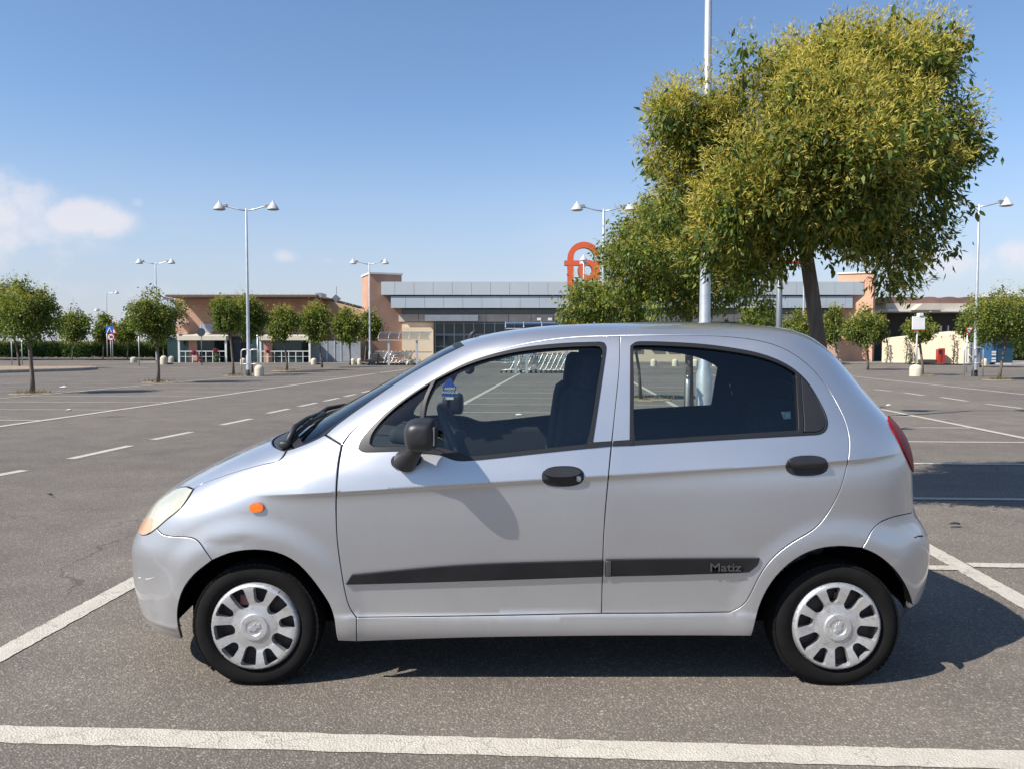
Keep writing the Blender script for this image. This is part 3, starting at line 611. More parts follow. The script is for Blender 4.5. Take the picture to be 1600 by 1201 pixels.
# give way sign
Y4 = 42.0; X = PX(1512.5, Y4)
t = thing('give_way_sign', 'white give way triangle with red edge on a thin post left of a lamp', 'sign', (X, Y4, 0))
mb = MB(); pole(mb, PX(1511, Y4), Y4, 0, PZ(513, Y4), 0.03); mb.build('post', GALV, t)
MB().prism([(PX(1506, Y4), PZ(511.2, Y4)), (PX(1519.5, Y4), PZ(511.2, Y4)), (PX(1512, Y4), PZ(525.3, Y4))], Y4 - 0.08, Y4 - 0.05).build('red_triangle', SRED, t)
MB().prism([(PX(1508.6, Y4), PZ(512.8, Y4)), (PX(1516.8, Y4), PZ(512.8, Y4)), (PX(1512.3, Y4), PZ(521.8, Y4))], Y4 - 0.095, Y4 - 0.082).build('white_triangle', SWH, t)
# white board on a pole standing in a bollard
Y5 = 36.6; X = PX(1432, Y5)
t = thing('board_sign', 'plain white square board on a white pole rising from a cream bollard', 'sign', (X, Y5, 0.5))
mb = MB(); pole(mb, PX(1432.5, Y5), Y5, 0.5, PZ(490, Y5), 0.035); mb.build('post', WHITE, t)
MB().box(PX(1423, Y5), Y5 - 0.1, PZ(515.5, Y5), PX(1443, Y5), Y5 - 0.05, PZ(495, Y5), bev=0.02).build('board', SWH, t)
MB().box(PX(1433, Y5), Y5 - 0.14, PZ(494.9, Y5), PX(1440, Y5), Y5 + 0.06, PZ(489.5, Y5), bev=0.03).build('spotlight', WHITE, t)
MB().box(PX(1422.8, Y5), Y5 - 0.11, PZ(516.5, Y5), PX(1443.2, Y5), Y5 - 0.04, PZ(515.4, Y5)).build('red_edge', SRED, t)
Y6 = 36.6; X = PX(402.5, Y6)
t = thing('sign_pole', 'grey sign pole standing in the big cream bollard right of the tall left lamp', 'sign', (X, Y6, 0.5))
mb = MB(); pole(mb, X, Y6, 0.5, PZ(526, Y6), 0.03); mb.build('post', GALV, t)
MB().lathe([(0.05, 0.0), (0.05, 0.06), (0.0, 0.07)], 10, X, Y6, z0=PZ(526, Y6)).build('cap', GALV, t)
Y7 = 58.0; X = PX(315, Y7)
t = thing('round_sign', 'dark back-lit round road sign on a pole before the left veranda', 'sign', (X, Y7, 0))
mb = MB(); pole(mb, X, Y7, 0, PZ(506, Y7), 0.035); mb.build('post', SBACK, t)
MB().lathe([(0.0, 0.0), (0.30, 0.0), (0.30, 0.03), (0.0, 0.03)], 24, X, Y7 - 0.07, 'y', PZ(519.5, Y7), smooth=False).build('disc', plain('sign_backlit', (0.03, 0.035, 0.05), 0.5), t)  # near-black colour stands for the shaded, back-lit face
Y8 = 56.0; X = PX(217, Y8)
t = thing('sign_post', 'thin grey post with a narrow edge on sign plate at the left kerb end', 'sign', (X, Y8, 0))
mb = MB(); pole(mb, X, Y8, 0, PZ(515, Y8), 0.035); mb.build('post', GALV, t)
MB().box(X - 0.08, Y8 - 0.3, PZ(524, Y8), X + 0.08, Y8 + 0.3, PZ(515.5, Y8)).build('plate', SBACK, t)
Y9 = 58.0; X = PX(26, Y9)
t = thing('name_board', 'small white board with a dark line of lettering under the left trees', 'sign', (X, Y9, 0))
mb = MB(); pole(mb, PX(18, Y9), Y9, 0, PZ(523, Y9), 0.035); pole(mb, PX(34, Y9), Y9, 0, PZ(523, Y9), 0.035); mb.build('posts', GALV, t)
MB().box(PX(14, Y9), Y9 - 0.08, PZ(530.7, Y9), PX(38.5, Y9), Y9 - 0.045, PZ(523.5, Y9)).build('board', SWH, t)
mb = MB()
for a, b in ((16, 20.5), (21.5, 23.2), (28, 33), (34, 37)): mb.box(PX(a, Y9), Y9 - 0.085, PZ(529, Y9), PX(b, Y9), Y9 - 0.081, PZ(525.4, Y9))
mb.build('lettering', BLACK, t)
YA = 34.0; X = PX(1216.5, 12.0)
t = thing('sign_gantry', 'grey post carrying a red and white notice board beside the big tree trunk', 'sign', (X, 12.0, 0))
mb = MB(); pole(mb, X, 12.0, 0, PZ(330, 12), 0.045); mb.build('post', plain('dark_grey_post', (0.17, 0.19, 0.21), 0.5, metal=0.3), t)
MB().box(PX(1225, 12), 11.95, PZ(409, 12), PX(1252, 12), 12.0, PZ(398, 12)).build('board', SWH, t)
MB().box(PX(1224, 12), 11.94, PZ(413, 12), PX(1253, 12), 12.01, PZ(409.2, 12)).build('red_edge', SRED, t)
# ------------------------------------------------------------------ trolley shelters and trolleys
POLY = tri_glass('shelter_sheet', (0.62, 0.66, 0.64), 0.25, 1.5, 1.2)
def shelter(x0, x1, Y, ytop, yedge, posts, label, dep=2.4):
    t = thing('trolley_shelter', label, 'shelter', (PX((x0 + x1) / 2, Y), Y, 0.0), 'trolley shelters')
    z1, z0 = PZ(ytop, Y), PZ(yedge, Y)
    n = 5; xs = [PX(x0 + (x1 - x0) * i / n, Y) for i in range(n + 1)]
    def arcp(s): a = s * PI * 0.5; return (Y + dep * (1 - math.cos(a)) * 0.75, z0 + (z1 - z0) * math.sin(a))
    for i in range(n):
        V = []; F = []
        for k in range(9):
            y, z = arcp(k / 8); V += [(xs[i] + 0.03, y, z), (xs[i + 1] - 0.03, y, z)]
        F = [(2 * k, 2 * k + 1, 2 * k + 3, 2 * k + 2) for k in range(8)]
        mesh_obj('roof_sheet', V, F, POLY, t, smooth=True)
    for x in xs: MB().tube([(x, *arcp(k / 8)) for k in range(9)], 0.022, 6).build('roof_rib', GALV, t)
    MB().box(xs[0], Y - 0.05, z0 - 0.08, xs[-1], Y + 0.03, z0 - 0.03).build('gutter', GALV, t)
    for p in posts: MB().box(PX(p, Y) - 0.07, Y + 0.05, 0, PX(p, Y) + 0.07, Y + 0.19, z0 - 0.05).build('post', GALV, t)
    MB().box(xs[0], Y + dep * 0.7, 0.9, xs[-1], Y + dep * 0.7 + 0.05, 0.97).build('back_rail', GALV, t)
    return t
shelter(591, 671, 57.5, 518, 530.5, (607, 651), 'curved clear roofed trolley shelter in front of the left brown tower and entrance')
shelter(790, 932, 40.5, 502, 512, (806, 823, 886, 925), 'clear roofed trolley shelter behind the car, seen over and through its front window')
WIRE = plain('trolley_wire', (0.52, 0.54, 0.55), 0.35, metal=0.6, var=0.1)
def trolley():
    t = thing('shopping_trolley', 'silver wire shopping trolley nested in the row under the shelter behind the car', 'trolley', (0, 0, 0), 'nested shopping trolleys')
    b = MB()
    def rect(x0, x1, w, z): return [(x0, -w, z), (x1, -w, z), (x1, w, z), (x0, w, z), (x0, -w, z)]
    top = rect(-0.45, 0.45, 0.25, 1.0); low = rect(-0.40, 0.30, 0.20, 0.52)
    b.tube(top, 0.013, 5); b.tube(low, 0.013, 5)
    for k in range(8):
        s = k / 7; xa = -0.45 + 0.9 * s; xb = -0.40 + 0.7 * s
        for w0, w1 in ((-0.25, -0.20), (0.25, 0.20)): b.tube([(xa, w0, 1.0), (xb, w1, 0.52)], 0.008, 4, False)
        b.tube([(xb, -0.2, 0.52), (xb, 0.2, 0.52)], 0.007, 4, False)
    for z in (0.68, 0.84): b.tube(rect(-0.42 - (z - 0.6) * 0.06, 0.30 + (z - 0.52) * 0.31, 0.2 + (z - 0.52) * 0.1, z), 0.008, 4, False)
    b.build('basket', WIRE, t)
    f = MB()
    for s in (-1, 1): f.tube([(0.55, s * 0.22, 1.02), (0.42, s * 0.24, 0.95), (0.05, s * 0.26, 0.18), (-0.42, s * 0.2, 0.14)], 0.018, 6)
    f.build('frame', WIRE, t)
    MB().tube([(0.56, -0.25, 1.03), (0.56, 0.25, 1.03)], 0.022, 8).build('handle', SRED, t)
    for x, y in ((0.08, -0.26), (0.08, 0.26), (-0.42, -0.2), (-0.42, 0.2)):
        MB().lathe([(0.0, -0.015), (0.06, -0.015), (0.06, 0.015), (0.0, 0.015)], 10, x, y, 'y', 0.062).build('wheel', BLACK, t)
    return t
proto = trolley(); proto['label'] = 'first trolley at the left end of the nested row behind the car'; proto.location = (PX(796, 41), 41.1, 0)
for i in range(1, 15):
    c = copy_tree(proto, loc=(PX(796, 41) + 0.255 * i, 41.1 + 0.004 * (i % 3), 0)); c['label'] = 'silver wire trolley nested inside the row under the shelter behind the car'
for i in range(7):
    c = copy_tree(proto, loc=(PX(597, 58.3) + 0.3 * i, 58.4, 0)); c['label'] = 'small distant trolley nested under the shelter by the entrance'; c['group'] = 'trolleys by the entrance'
t = thing('cleaning_cart', 'black wheeled cleaning cart parked left of the entrance trolley shelter', 'cart', (PX(582, 58), 58, 0))
MB().box(PX(573, 58), 57.7, 0.12, PX(591, 58), 58.4, 0.42, bev=0.06).build('body', BLACK, t)
MB().box(PX(583, 58), 57.8, 0.42, PX(591.5, 58), 58.3, 0.85, bev=0.05).build('bin', plain('dark_green_bin', (0.03, 0.045, 0.035), 0.6), t)
MB().tube([(PX(578, 58), 58, 0.42), (PX(579, 58), 58, 0.8), (PX(582, 58), 58, 0.86)], 0.035, 6).build('handle', BLACK, t)
for px in (575.5, 588.5): MB().lathe([(0, -0.05), (0.12, -0.05), (0.12, 0.05), (0, 0.05)], 12, PX(px, 57.6), 57.62, 'y', 0.12).build('wheel', BLACK, t)
# small litter on the asphalt
for (x, y, s, lb) in ((79, 776, 0.035, 'small dark dead leaf lying on the lane left of the car'), (1490, 823, 0.05, 'dark twig like leaf on the asphalt behind the car'), (1388, 634, 0.06, 'white scrap of paper near the right lane dashes'), (100, 605.5, 0.13, 'crumpled white paper on the bays beside the left tree'), (108, 641.5, 0.07, 'small white scrap on a bay line at the left'), (810, 649, 0.07, 'white scrap on the bay seen through the front side window')):
    X, Y = G(x, y); rr = random.Random(x); dark = 'dark' in lb
    V = [(X + s * math.cos(a) * rr.uniform(.6, 1.3), Y + s * .5 * math.sin(a) * rr.uniform(.6, 1.3), 0.015 + 0.02 * rr.random()) for a in [k * PI / 4 for k in range(8)]] + [(X, Y, 0.03 + s * .2)]
    tag(mesh_obj('dead_leaf' if dark else 'paper_scrap', V, [(k, (k + 1) % 8, 8) for k in range(8)], BLACK if dark else SWH), lb, 'leaf' if dark else 'litter')
# ------------------------------------------------------------------ the car: one smooth body surface, cut into its panels
CY = 3.87                                        # car centre line
NX, MX = 8.0, 2.3
def pchip(xk, yk, x):
    xk = np.array(xk, float); yk = np.array(yk, float); h = np.diff(xk); d = np.diff(yk) / h
    m_ = np.zeros(len(xk)); m_[0] = d[0]; m_[-1] = d[-1]
    for i in range(1, len(xk) - 1):
        if d[i - 1] * d[i] > 0:
            w1 = 2 * h[i] + h[i - 1]; w2 = h[i] + 2 * h[i - 1]; m_[i] = (w1 + w2) / (w1 / d[i - 1] + w2 / d[i])
    x = np.clip(x, xk[0], xk[-1]); i = np.clip(np.searchsorted(xk, x) - 1, 0, len(h) - 1); t = (x - xk[i]) / h[i]
    return (2 * t**3 - 3 * t**2 + 1) * yk[i] + (t**3 - 2 * t**2 + t) * h[i] * m_[i] + (-2 * t**3 + 3 * t**2) * yk[i + 1] + (t**3 - t**2) * h[i] * m_[i + 1]
def gsm(a, s, odd_end=False, mirror_end=False):
    k = np.arange(-int(4 * s), int(4 * s) + 1); g = np.exp(-0.5 * (k / s) ** 2); g /= g.sum(); n = len(k) // 2
    lo = 2 * a[0] - a[1:n + 1][::-1]
    hi = (2 * a[-1] - a[-n - 1:-1][::-1]) if not mirror_end else a[-n - 1:-1][::-1]
    return np.convolve(np.concatenate([lo, a, hi]), g, 'valid')
SEC = [(.66, .15), (.69, .19), (.708, .24), (.714, .30), (.724, .40), (.737, .55), (.745, .70), (.747, .80), (.742, .86), (.728, .92), (.712, .98), (.695, 1.05), (.664, 1.15),
       (.628, 1.25), (.592, 1.33), (.562, 1.38), (.525, 1.416), (.44, 1.448), (.32, 1.468), (.22, 1.4775), (.10, 1.4838), (0, 1.486)]
sw = np.array([s[0] for s in SEC]); sz = np.array([s[1] for s in SEC])
cl = np.concatenate([[0], np.cumsum(np.hypot(np.diff(sw), np.diff(sz)))])
VV = np.arange(0, cl[-1], 0.001)
vw = pchip(cl, sw, VV); vz = pchip(cl, sz, VV)
vw = gsm(vw, 14); vz = gsm(vz, 14, mirror_end=True); vw[-1] = 0.0; vz = np.maximum.accumulate(vz + np.arange(len(vz)) * 1e-9)
ZK = [.15, .22, .30, .40, .50, .58, .64, .70, .76, .82, .88, .94, 1.0, 1.07, 1.15, 1.24, 1.32, 1.38, 1.416, 1.436, 1.450, 1.460, 1.471, 1.480, 1.486]
XF = [-1.672, -1.699, -1.722, -1.732, -1.734, -1.69, -1.655, -1.61, -1.522, -1.405, -1.29, -1.146, -0.975, -0.838, -0.699, -0.53, -0.396, -0.28, -0.16, -0.065, 0.03, 0.11, 0.29, 0.55, 0.70]
XR = [1.798, 1.835, 1.873, 1.892, 1.894, 1.871, 1.818, 1.808, 1.803, 1.796, 1.793, 1.779, 1.752, 1.685, 1.608, 1.532, 1.464, 1.399, 1.345, 1.30, 1.25, 1.17, 1.07, .95, .78]
bl = np.clip((vz - 1.22) / 0.12, 0, 1)
vf, vr = [gsm(pchip(ZK, K_, vz), 32, mirror_end=True) * (1 - bl) + gsm(pchip(ZK, K_, vz), 14, mirror_end=True) * bl for K_ in (XF, XR)]
tt = np.linspace(1, 0, 6001); yy = np.maximum(1 - tt**NX, 0) ** (1 / MX)
ql = np.concatenate([[0], np.cumsum(np.hypot(np.diff(tt) * 1.75, np.diff(yy) * 0.72))]); QL = ql[-1]; ql /= QL     # q: 0 nose .. 1 middle .. 2 tail
AQ = QL                                          # metres per unit q
WXF, WXR, WZC, WRAD = -1.035, 1.309, 0.245, 0.25
def detail(x, z):
    zc = 0.842 + 0.06 * x
    d = z - zc
    amp = 0.0145 * np.clip((x + 1.02) / 0.20, 0, 1) * np.clip((1.62 - x) / 0.25, 0, 1)
    r = np.where(d >= 0, np.exp(-np.maximum(d, 0) / 0.085), np.exp(np.minimum(d, 0) / 0.013))
    out = amp * r
    for xw, R0 in ((WXF, 0.335), (WXR, 0.335)):
        rr = np.hypot(x - xw, (z - WZC - 0.0))
        s = np.clip((0.465 - rr) / 0.105, 0, 1); s = s * s * (3 - 2 * s)
        lowf = np.clip((z - 0.10) / 0.25, 0.25, 1)
        out = out + 0.013 * s * lowf * (z < 0.8)
    # sill step
    s = np.clip((0.312 - z) / 0.026, 0, 1); s = s * s * (3 - 2 * s); out = out + 0.008 * s * np.clip((x + 0.75) / 0.1, 0, 1) * np.clip((1.05 - x) / 0.1, 0, 1)
    out = out + 0.007 * np.exp(-((z - 0.222) / 0.013) ** 2) * np.clip((-1.33 - x) / 0.06, 0, 1)
    # two shallow dents over the front wheel
    out = out - 0.0032 * np.exp(-((x + 1.16) / 0.07) ** 2 - ((z - 0.585) / 0.022) ** 2) - 0.003 * np.exp(-((x + 1.07) / 0.05) ** 2 - ((z - 0.60) / 0.02) ** 2)
    return out
def S(q, v, off=0.0):                            # surface point (x, y half, z) with no normal offset
    w = np.interp(v, VV, vw); z = np.interp(v, VV, vz); f = np.interp(v, VV, vf); r = np.interp(v, VV, vr)
    mid = (f + r) / 2; A = (r - f) / 2
    front = q <= 1; qq = np.where(front, q, 2 - q)
    t = np.interp(qq, ql, tt); yn = np.interp(qq, ql, yy)
    x = np.where(front, mid - A * t, mid + A * t)
    y = w * yn + detail(x, z) * np.clip(yn * 1.15 - 0.1, 0, 1)
    return np.stack([x, y, z], -1)
def surf(D, off=0.0):                            # domain points -> positions, normals; D in metres: (q * AQ, v)
    q = np.clip(D[:, 0] / AQ, 0, 2); v = np.clip(D[:, 1], 0, VV[-1])
    e = 0.0025
    P = S(q, v)
    q0, q1 = np.clip(q - e, 0, 2), np.clip(q + e, 0, 2); v0, v1 = np.clip(v - e, 0, VV[-1]), np.clip(v + e, 0, VV[-1])
    du = S(q1, v) - S(q0, v); dv = S(q, v1) - S(q, v0)
    Nn = np.cross(du, dv); l = np.linalg.norm(Nn, axis=1, keepdims=True); Nn = np.where(l > 1e-12, Nn / np.maximum(l, 1e-12), np.array([[0, 0, 1.0]]))
    s = np.sign(Nn[:, 1]); flip = (Nn[:, 1] * np.maximum(P[:, 1], 0.0) + Nn[:, 2] * (P[:, 2] - 0.8) + Nn[:, 0] * P[:, 0] * 0.4) < 0
    Nn[flip] *= -1
    return P + Nn * off, Nn
def toworld(P, side=-1): return np.stack([P[:, 0], CY + side * P[:, 1], P[:, 2]], -1)
YS = np.linspace(3.0, CY - 0.002, 700)
def halfw(x, z):
    v = np.interp(z, vz, VV); w = np.interp(v, VV, vw); f = np.interp(v, VV, vf); r = np.interp(v, VV, vr)
    t = np.abs(x - (f + r) / 2) / ((r - f) / 2)
    yn = np.where(t < 1, np.maximum(1 - np.minimum(t, 1) ** NX, 0) ** (1 / MX), -(t - 1))
    h = np.where(t < 1, w * yn + detail(x, z) * np.clip(yn * 1.15 - 0.1, 0, 1), -(t - 1) * 1.0)
    return np.where(z > vz[-1], -(z - vz[-1]) * 5, h)
def cast(px, py):                                # pixel of the side view -> surface domain point
    a, c = ray(px, py); x = a * YS; z = CAM_H + c * YS
    g = YS - (CY - halfw(x, z)); i = np.argmax(g > 0)
    if g[i] <= 0: i = int(np.argmax(g)); y = YS[i]
    else:
        k = max(i - 1, 0); y = YS[k] + (YS[i] - YS[k]) * (-g[k]) / max(g[i] - g[k], 1e-9) if i else YS[0]
    return dom(a * y, CAM_H + c * y)
def dom(x, z):
    z = min(max(z, vz[0]), vz[-1]); v = float(np.interp(z, vz, VV)); f = float(np.interp(v, VV, vf)); r = float(np.interp(v, VV, vr))
    t = (x - (f + r) / 2) / ((r - f) / 2); q = float(np.interp(-min(abs(t), 1.0), -tt, ql))
    return (q * AQ, v) if t <= 0 else ((2 - q) * AQ, v)
def dq(q, z): return (q * AQ, float(np.interp(z, vz, VV)))
def spl(pts, step=0.012, closed=False):          # Catmull-Rom through domain points
    P = np.array(pts, float)
    if len(P) == 2:
        n = max(2, int(np.linalg.norm(P[1] - P[0]) / step) + 1); return [tuple(P[0] + (P[1] - P[0]) * i / (n - 1)) for i in range(n)]
    E = np.vstack([2 * P[0] - P[1], P, 2 * P[-1] - P[-2]]) if not closed else np.vstack([P[-1], P, P[0], P[1]])
    out = []
    for i in range(len(E) - 3):
        p0, p1, p2, p3 = E[i:i + 4]
        t0 = 0; t1 = t0 + max(np.linalg.norm(p1 - p0), 1e-6) ** .5; t2 = t1 + max(np.linalg.norm(p2 - p1), 1e-6) ** .5; t3 = t2 + max(np.linalg.norm(p3 - p2), 1e-6) ** .5
        n = max(1, int(np.linalg.norm(p2 - p1) / step))
        for k in range(n):
            t = t1 + (t2 - t1) * k / n
            a1 = (t1 - t) / (t1 - t0) * p0 + (t - t0) / (t1 - t0) * p1; a2 = (t2 - t) / (t2 - t1) * p1 + (t - t1) / (t2 - t1) * p2; a3 = (t3 - t) / (t3 - t2) * p2 + (t - t2) / (t3 - t2) * p3
            b1 = (t2 - t) / (t2 - t0) * a1 + (t - t0) / (t2 - t0) * a2; b2 = (t3 - t) / (t3 - t1) * a2 + (t - t1) / (t3 - t1) * a3
            out.append(tuple((t2 - t) / (t2 - t1) * b1 + (t - t1) / (t2 - t1) * b2))
    if not closed: out.append(tuple(P[-1]))
    return out
def curve(px, sm=2.0):
    P = np.array(spl(px, 3.0)); n = int(4 * sm)
    if len(P) > n + 2 and sm > 0: P = np.stack([gsm(P[:, 0], sm), gsm(P[:, 1], sm)], 1)
    return [cast(*p) for p in P]
def loop(*segs):                                 # joined curves -> closed polygon without doubles
    out = []
    for s in segs:
        for p in s:
            if not out or math.hypot(p[0] - out[-1][0], p[1] - out[-1][1]) > 0.003: out.append(p)
    while math.hypot(out[0][0] - out[-1][0], out[0][1] - out[-1][1]) < 0.003: out.pop()
    return out
def area(P): return 0.5 * sum(P[i][0] * P[(i + 1) % len(P)][1] - P[(i + 1) % len(P)][0] * P[i][1] for i in range(len(P)))
def inset(P, g):
    P = np.array(P); s = 1 if area(P) > 0 else -1
    a = P - np.roll(P, 1, 0); b = np.roll(P, -1, 0) - P
    a /= np.linalg.norm(a, axis=1, keepdims=True) + 1e-12; b /= np.linalg.norm(b, axis=1, keepdims=True) + 1e-12
    na = np.stack([-a[:, 1], a[:, 0]], 1) * s; nb = np.stack([-b[:, 1], b[:, 0]], 1) * s
    nn = na + nb; l2 = (nn ** 2).sum(1, keepdims=True); nn = nn / np.maximum(l2, 0.7) * 2
    return P + nn * g
def inside(pts, poly):
    pts = np.asarray(pts); poly = np.asarray(poly); x, y = pts[:, 0], pts[:, 1]; r = np.zeros(len(pts), bool); j = len(poly) - 1
    for i in range(len(poly)):
        xi, yi = poly[i]; xj, yj = poly[j]
        if yi != yj:
            c = ((yi > y) != (yj > y)) & (x < (xj - xi) * (y - yi) / (yj - yi) + xi); r ^= c
        j = i
    return r
CREASE = np.array([dom(x, 0.842 + 0.06 * x + d) for d in (-0.045, -0.028, -0.016, -0.008, -0.0025, 0.0025, 0.010, 0.025, 0.05) for x in np.arange(-1.02, 1.64, 0.014)])
def triangulate(outer, holes=(), h=0.02, extra=None):
    outer = np.array(outer); loops = [outer] + [np.array(k) for k in holes]
    mn = outer.min(0); mx = outer.max(0)
    gx, gy = np.meshgrid(np.arange(mn[0], mx[0], h), np.arange(mn[1], mx[1], h * 0.866)); gx[1::2] += h / 2
    g = np.stack([gx.ravel(), gy.ravel()], 1)
    if len(g):
        k = inside(g, outer)
        for hl in loops[1:]: k &= ~inside(g, hl)
        g = g[k]; allb = np.vstack(loops)
        if len(g):
            d = np.full(len(g), 9.0)
            for i in range(0, len(allb), 64): d = np.minimum(d, np.sqrt(((g[:, None] - allb[None, i:i + 64]) ** 2).sum(-1)).min(1))
            g = g[d > h * 0.55]
        if h < 0.026:                            # rows that follow the body crease
            k = inside(CREASE, outer)
            for hl in loops[1:]: k &= ~inside(CREASE, hl)
            cr = CREASE[k]
            if len(cr):
                d = np.full(len(cr), 9.0)
                for i in range(0, len(allb), 64): d = np.minimum(d, np.sqrt(((cr[:, None] - allb[None, i:i + 64]) ** 2).sum(-1)).min(1))
                cr = cr[d > 0.004]
                d = np.full(len(g), 9.0)
                for i in range(0, len(cr), 64): d = np.minimum(d, np.sqrt(((g[:, None] - cr[None, i:i + 64]) ** 2).sum(-1)).min(1))
                g = np.vstack([g[d > 0.009], cr])
    if extra is not None:
        ex = np.asarray(extra); k = inside(ex, outer)
        for hl in loops[1:]: k &= ~inside(ex, hl)
        ex = ex[k]; allb = np.vstack(loops); d = np.sqrt(((ex[:, None] - allb[None]) ** 2).sum(-1)).min(1); ex = ex[d > 0.0012]
        d = np.sqrt(((g[:, None] - ex[None]) ** 2).sum(-1)).min(1); g = np.vstack([g[d > 0.0035], ex])
    verts = []; edges = []
    for lp in loops:
        n0 = len(verts); verts += [tuple(p) for p in lp]; edges += [(n0 + i, n0 + (i + 1) % len(lp)) for i in range(len(lp))]
    nb = len(verts); verts += [tuple(p) for p in g]
    vo, eo, fo, ov, oe, of = delaunay_2d_cdt([Vector(v) for v in verts], edges, [], 0, 1e-5, True)
    vo = np.array([v[:] for v in vo]); fo = np.array([f for f in fo if len(f) == 3])
    c = vo[fo].mean(1); k = inside(c, outer)
    for hl in loops[1:]: k &= ~inside(c, hl)
    fo = fo[k]
    # orient counter-clockwise in the domain
    a, b, c_ = vo[fo[:, 0]], vo[fo[:, 1]], vo[fo[:, 2]]
    cr = (b[:, 0] - a[:, 0]) * (c_[:, 1] - a[:, 1]) - (b[:, 1] - a[:, 1]) * (c_[:, 0] - a[:, 0]); fo[cr < 0] = fo[cr < 0][:, ::-1]
    return vo, fo
CAR = {}
def panel(name, mat, parent, outer, holes=(), gap=0.0014, off=0.0, thick=0.014, h=0.022, side=-1, full=False, label=None, bevel=True):
    """a sheet of bodywork with rounded edge and returned flange; side -1 near, +1 far, full = both halves in one piece"""
    o1 = inset(outer, gap); hs = [inset(k, -gap) for k in holes]
    b = 0.0024 if bevel else 0.0005
    i1 = inset(o1, b); ih = [inset(k, -b) for k in hs]
    if full:                                     # keep the centre line edge closed
        c0 = np.array(outer)[:, 0] < 1e-6; c2 = np.array(outer)[:, 0] > 2 * AQ - 1e-6; cv = np.array(outer)[:, 1] > VV[-1] - 2e-6
        for arr in (o1, i1): arr[c0, 0] = 0; arr[c2, 0] = 2 * AQ; arr[cv, 1] = VV[-1]
    D, Fc = triangulate(i1, ih, h)
    P, Nn = surf(D, off); Fc = Fc.tolist()
    V = [P]; NN = [Nn]; n = len(P)
    for lo, li, rev in [(o1, i1, False)] + [(a, b_, True) for a, b_ in zip(hs, ih)]:
        m_ = len(lo)
        if m_ < 3: continue
        ccw = area(lo) > 0
        Pi, Ni = surf(np.array(li), off); Po, No = surf(np.array(lo), off - (0.0012 if bevel else 0.0)); Pb, _ = surf(np.array(lo), off - thick)
        out = Po - Pi; l = np.linalg.norm(out, axis=1, keepdims=True); out = out / np.maximum(l, 1e-9)
        Nm = No * 0.6 + out * 0.8 if bevel else No
        Nm = Nm / np.linalg.norm(Nm, axis=1, keepdims=True)
        r0 = n; V += [Pi, Po, Po, Pb]; NN += [Ni, Nm, out, out]; n += 4 * m_
        for k in range(m_):
            k2 = (k + 1) % m_
            if full and not rev:
                d1, d2 = lo[k], lo[k2]
                if (d1[0] < 1e-6 and d2[0] < 1e-6) or (d1[0] > 2 * AQ - 1e-6 and d2[0] > 2 * AQ - 1e-6) or (d1[1] > VV[-1] - 2e-6 and d2[1] > VV[-1] - 2e-6): continue
            for a in (0, 2):
                f = (r0 + a * m_ + k, r0 + a * m_ + k2, r0 + (a + 1) * m_ + k2, r0 + (a + 1) * m_ + k)
                Fc.append(f if (ccw ^ rev) == rev else f[::-1]) if False else Fc.append(f)
    P = np.vstack(V); Nn = np.vstack(NN)
    def one(side):
        W = toworld(P, side); M_ = np.stack([Nn[:, 0], side * Nn[:, 1], Nn[:, 2]], -1)
        out = []
        for f in Fc:                             # make the winding follow the normals
            a, b_, c = W[f[0]], W[f[1]], W[f[2]]
            nn = np.cross(b_ - a, c - a)
            out.append(list(f) if nn @ (M_[f[0]] + M_[f[1]] + M_[f[2]]) >= 0 else list(f)[::-1])
        return W, out, M_
    if full:
        W0, F0, M0 = one(-1); W1, F1, M1 = one(1); k = len(W0)
        W = np.vstack([W0, W1]); M_ = np.vstack([M0, M1]); Fa = F0 + [[i + k for i in f] for f in F1]
        o = mesh_obj(name, W, Fa, mat, parent, smooth=True, normals=M_)
    else:
        W, Fa, M_ = one(side); o = mesh_obj(name, W, Fa, mat, parent, smooth=True, normals=M_)
    if label: o['label'] = label
    return o

# materials
m = Mat('silver_paint')
fl = m.n('ShaderNodeTexVoronoi'); fl.inputs['Scale'].default_value = 900.0; m.l(m.obj(), fl.inputs['Vector'])
fsep = m.n('ShaderNodeSeparateColor'); m.l(fl.outputs['Color'], fsep.inputs[0])
dust = m.noise(2.3, 6, 0.65, m.obj()); sp = m.n('ShaderNodeSeparateXYZ'); m.l(m.pos(), sp.inputs[0])
grime = m.math('MULTIPLY', m.rng(sp.outputs[2], 0.52, 0.16), m.rng(m.noise(7.0, 6, 0.7, m.obj()), 0.25, 0.75, 0.25, 0.85))
base = m.mix(m.math('MULTIPLY', fsep.outputs[0], 0.5), (0.52, 0.53, 0.55), (0.63, 0.64, 0.66))
base = m.mix(m.math('MULTIPLY', grime, 0.5), base, (0.33, 0.29, 0.24))
rgh = m.math('ADD', m.rng(dust, 0.2, 0.8, 0.40, 0.46), m.math('MULTIPLY', grime, 0.25))
m.set(Base_Color=base, Metallic=m.math('SUBTRACT', 0.86, m.math('MULTIPLY', grime, 0.35)), Roughness=rgh, Coat_Weight=m.math('SUBTRACT', 1.0, m.math('MULTIPLY', grime, 0.5)), Coat_Roughness=m.rng(dust, 0.3, 0.8, 0.02, 0.08), Coat_IOR=1.5)
SILVER = m.m
TRIM = plain('black_trim', (0.020, 0.020, 0.022), 0.42, var=0.25, scale=9, bump=0.08, bscale=400)
SEAL = plain('rubber_seal', (0.011, 0.011, 0.013), 0.5, var=0.2)
m = Mat('side_moulding_plastic'); m.set(Base_Color=m.ramp(m.noise(6, 5, 0.6, m.obj()), [(0.3, (0.010, 0.010, 0.011)), (0.7, (0.018, 0.018, 0.019))]), Roughness=0.6, Specular_IOR_Level=0.25); m.bump(m.noise(500, 3, 0.5, m.obj()), 0.08, 0.002); MOULD = m.m
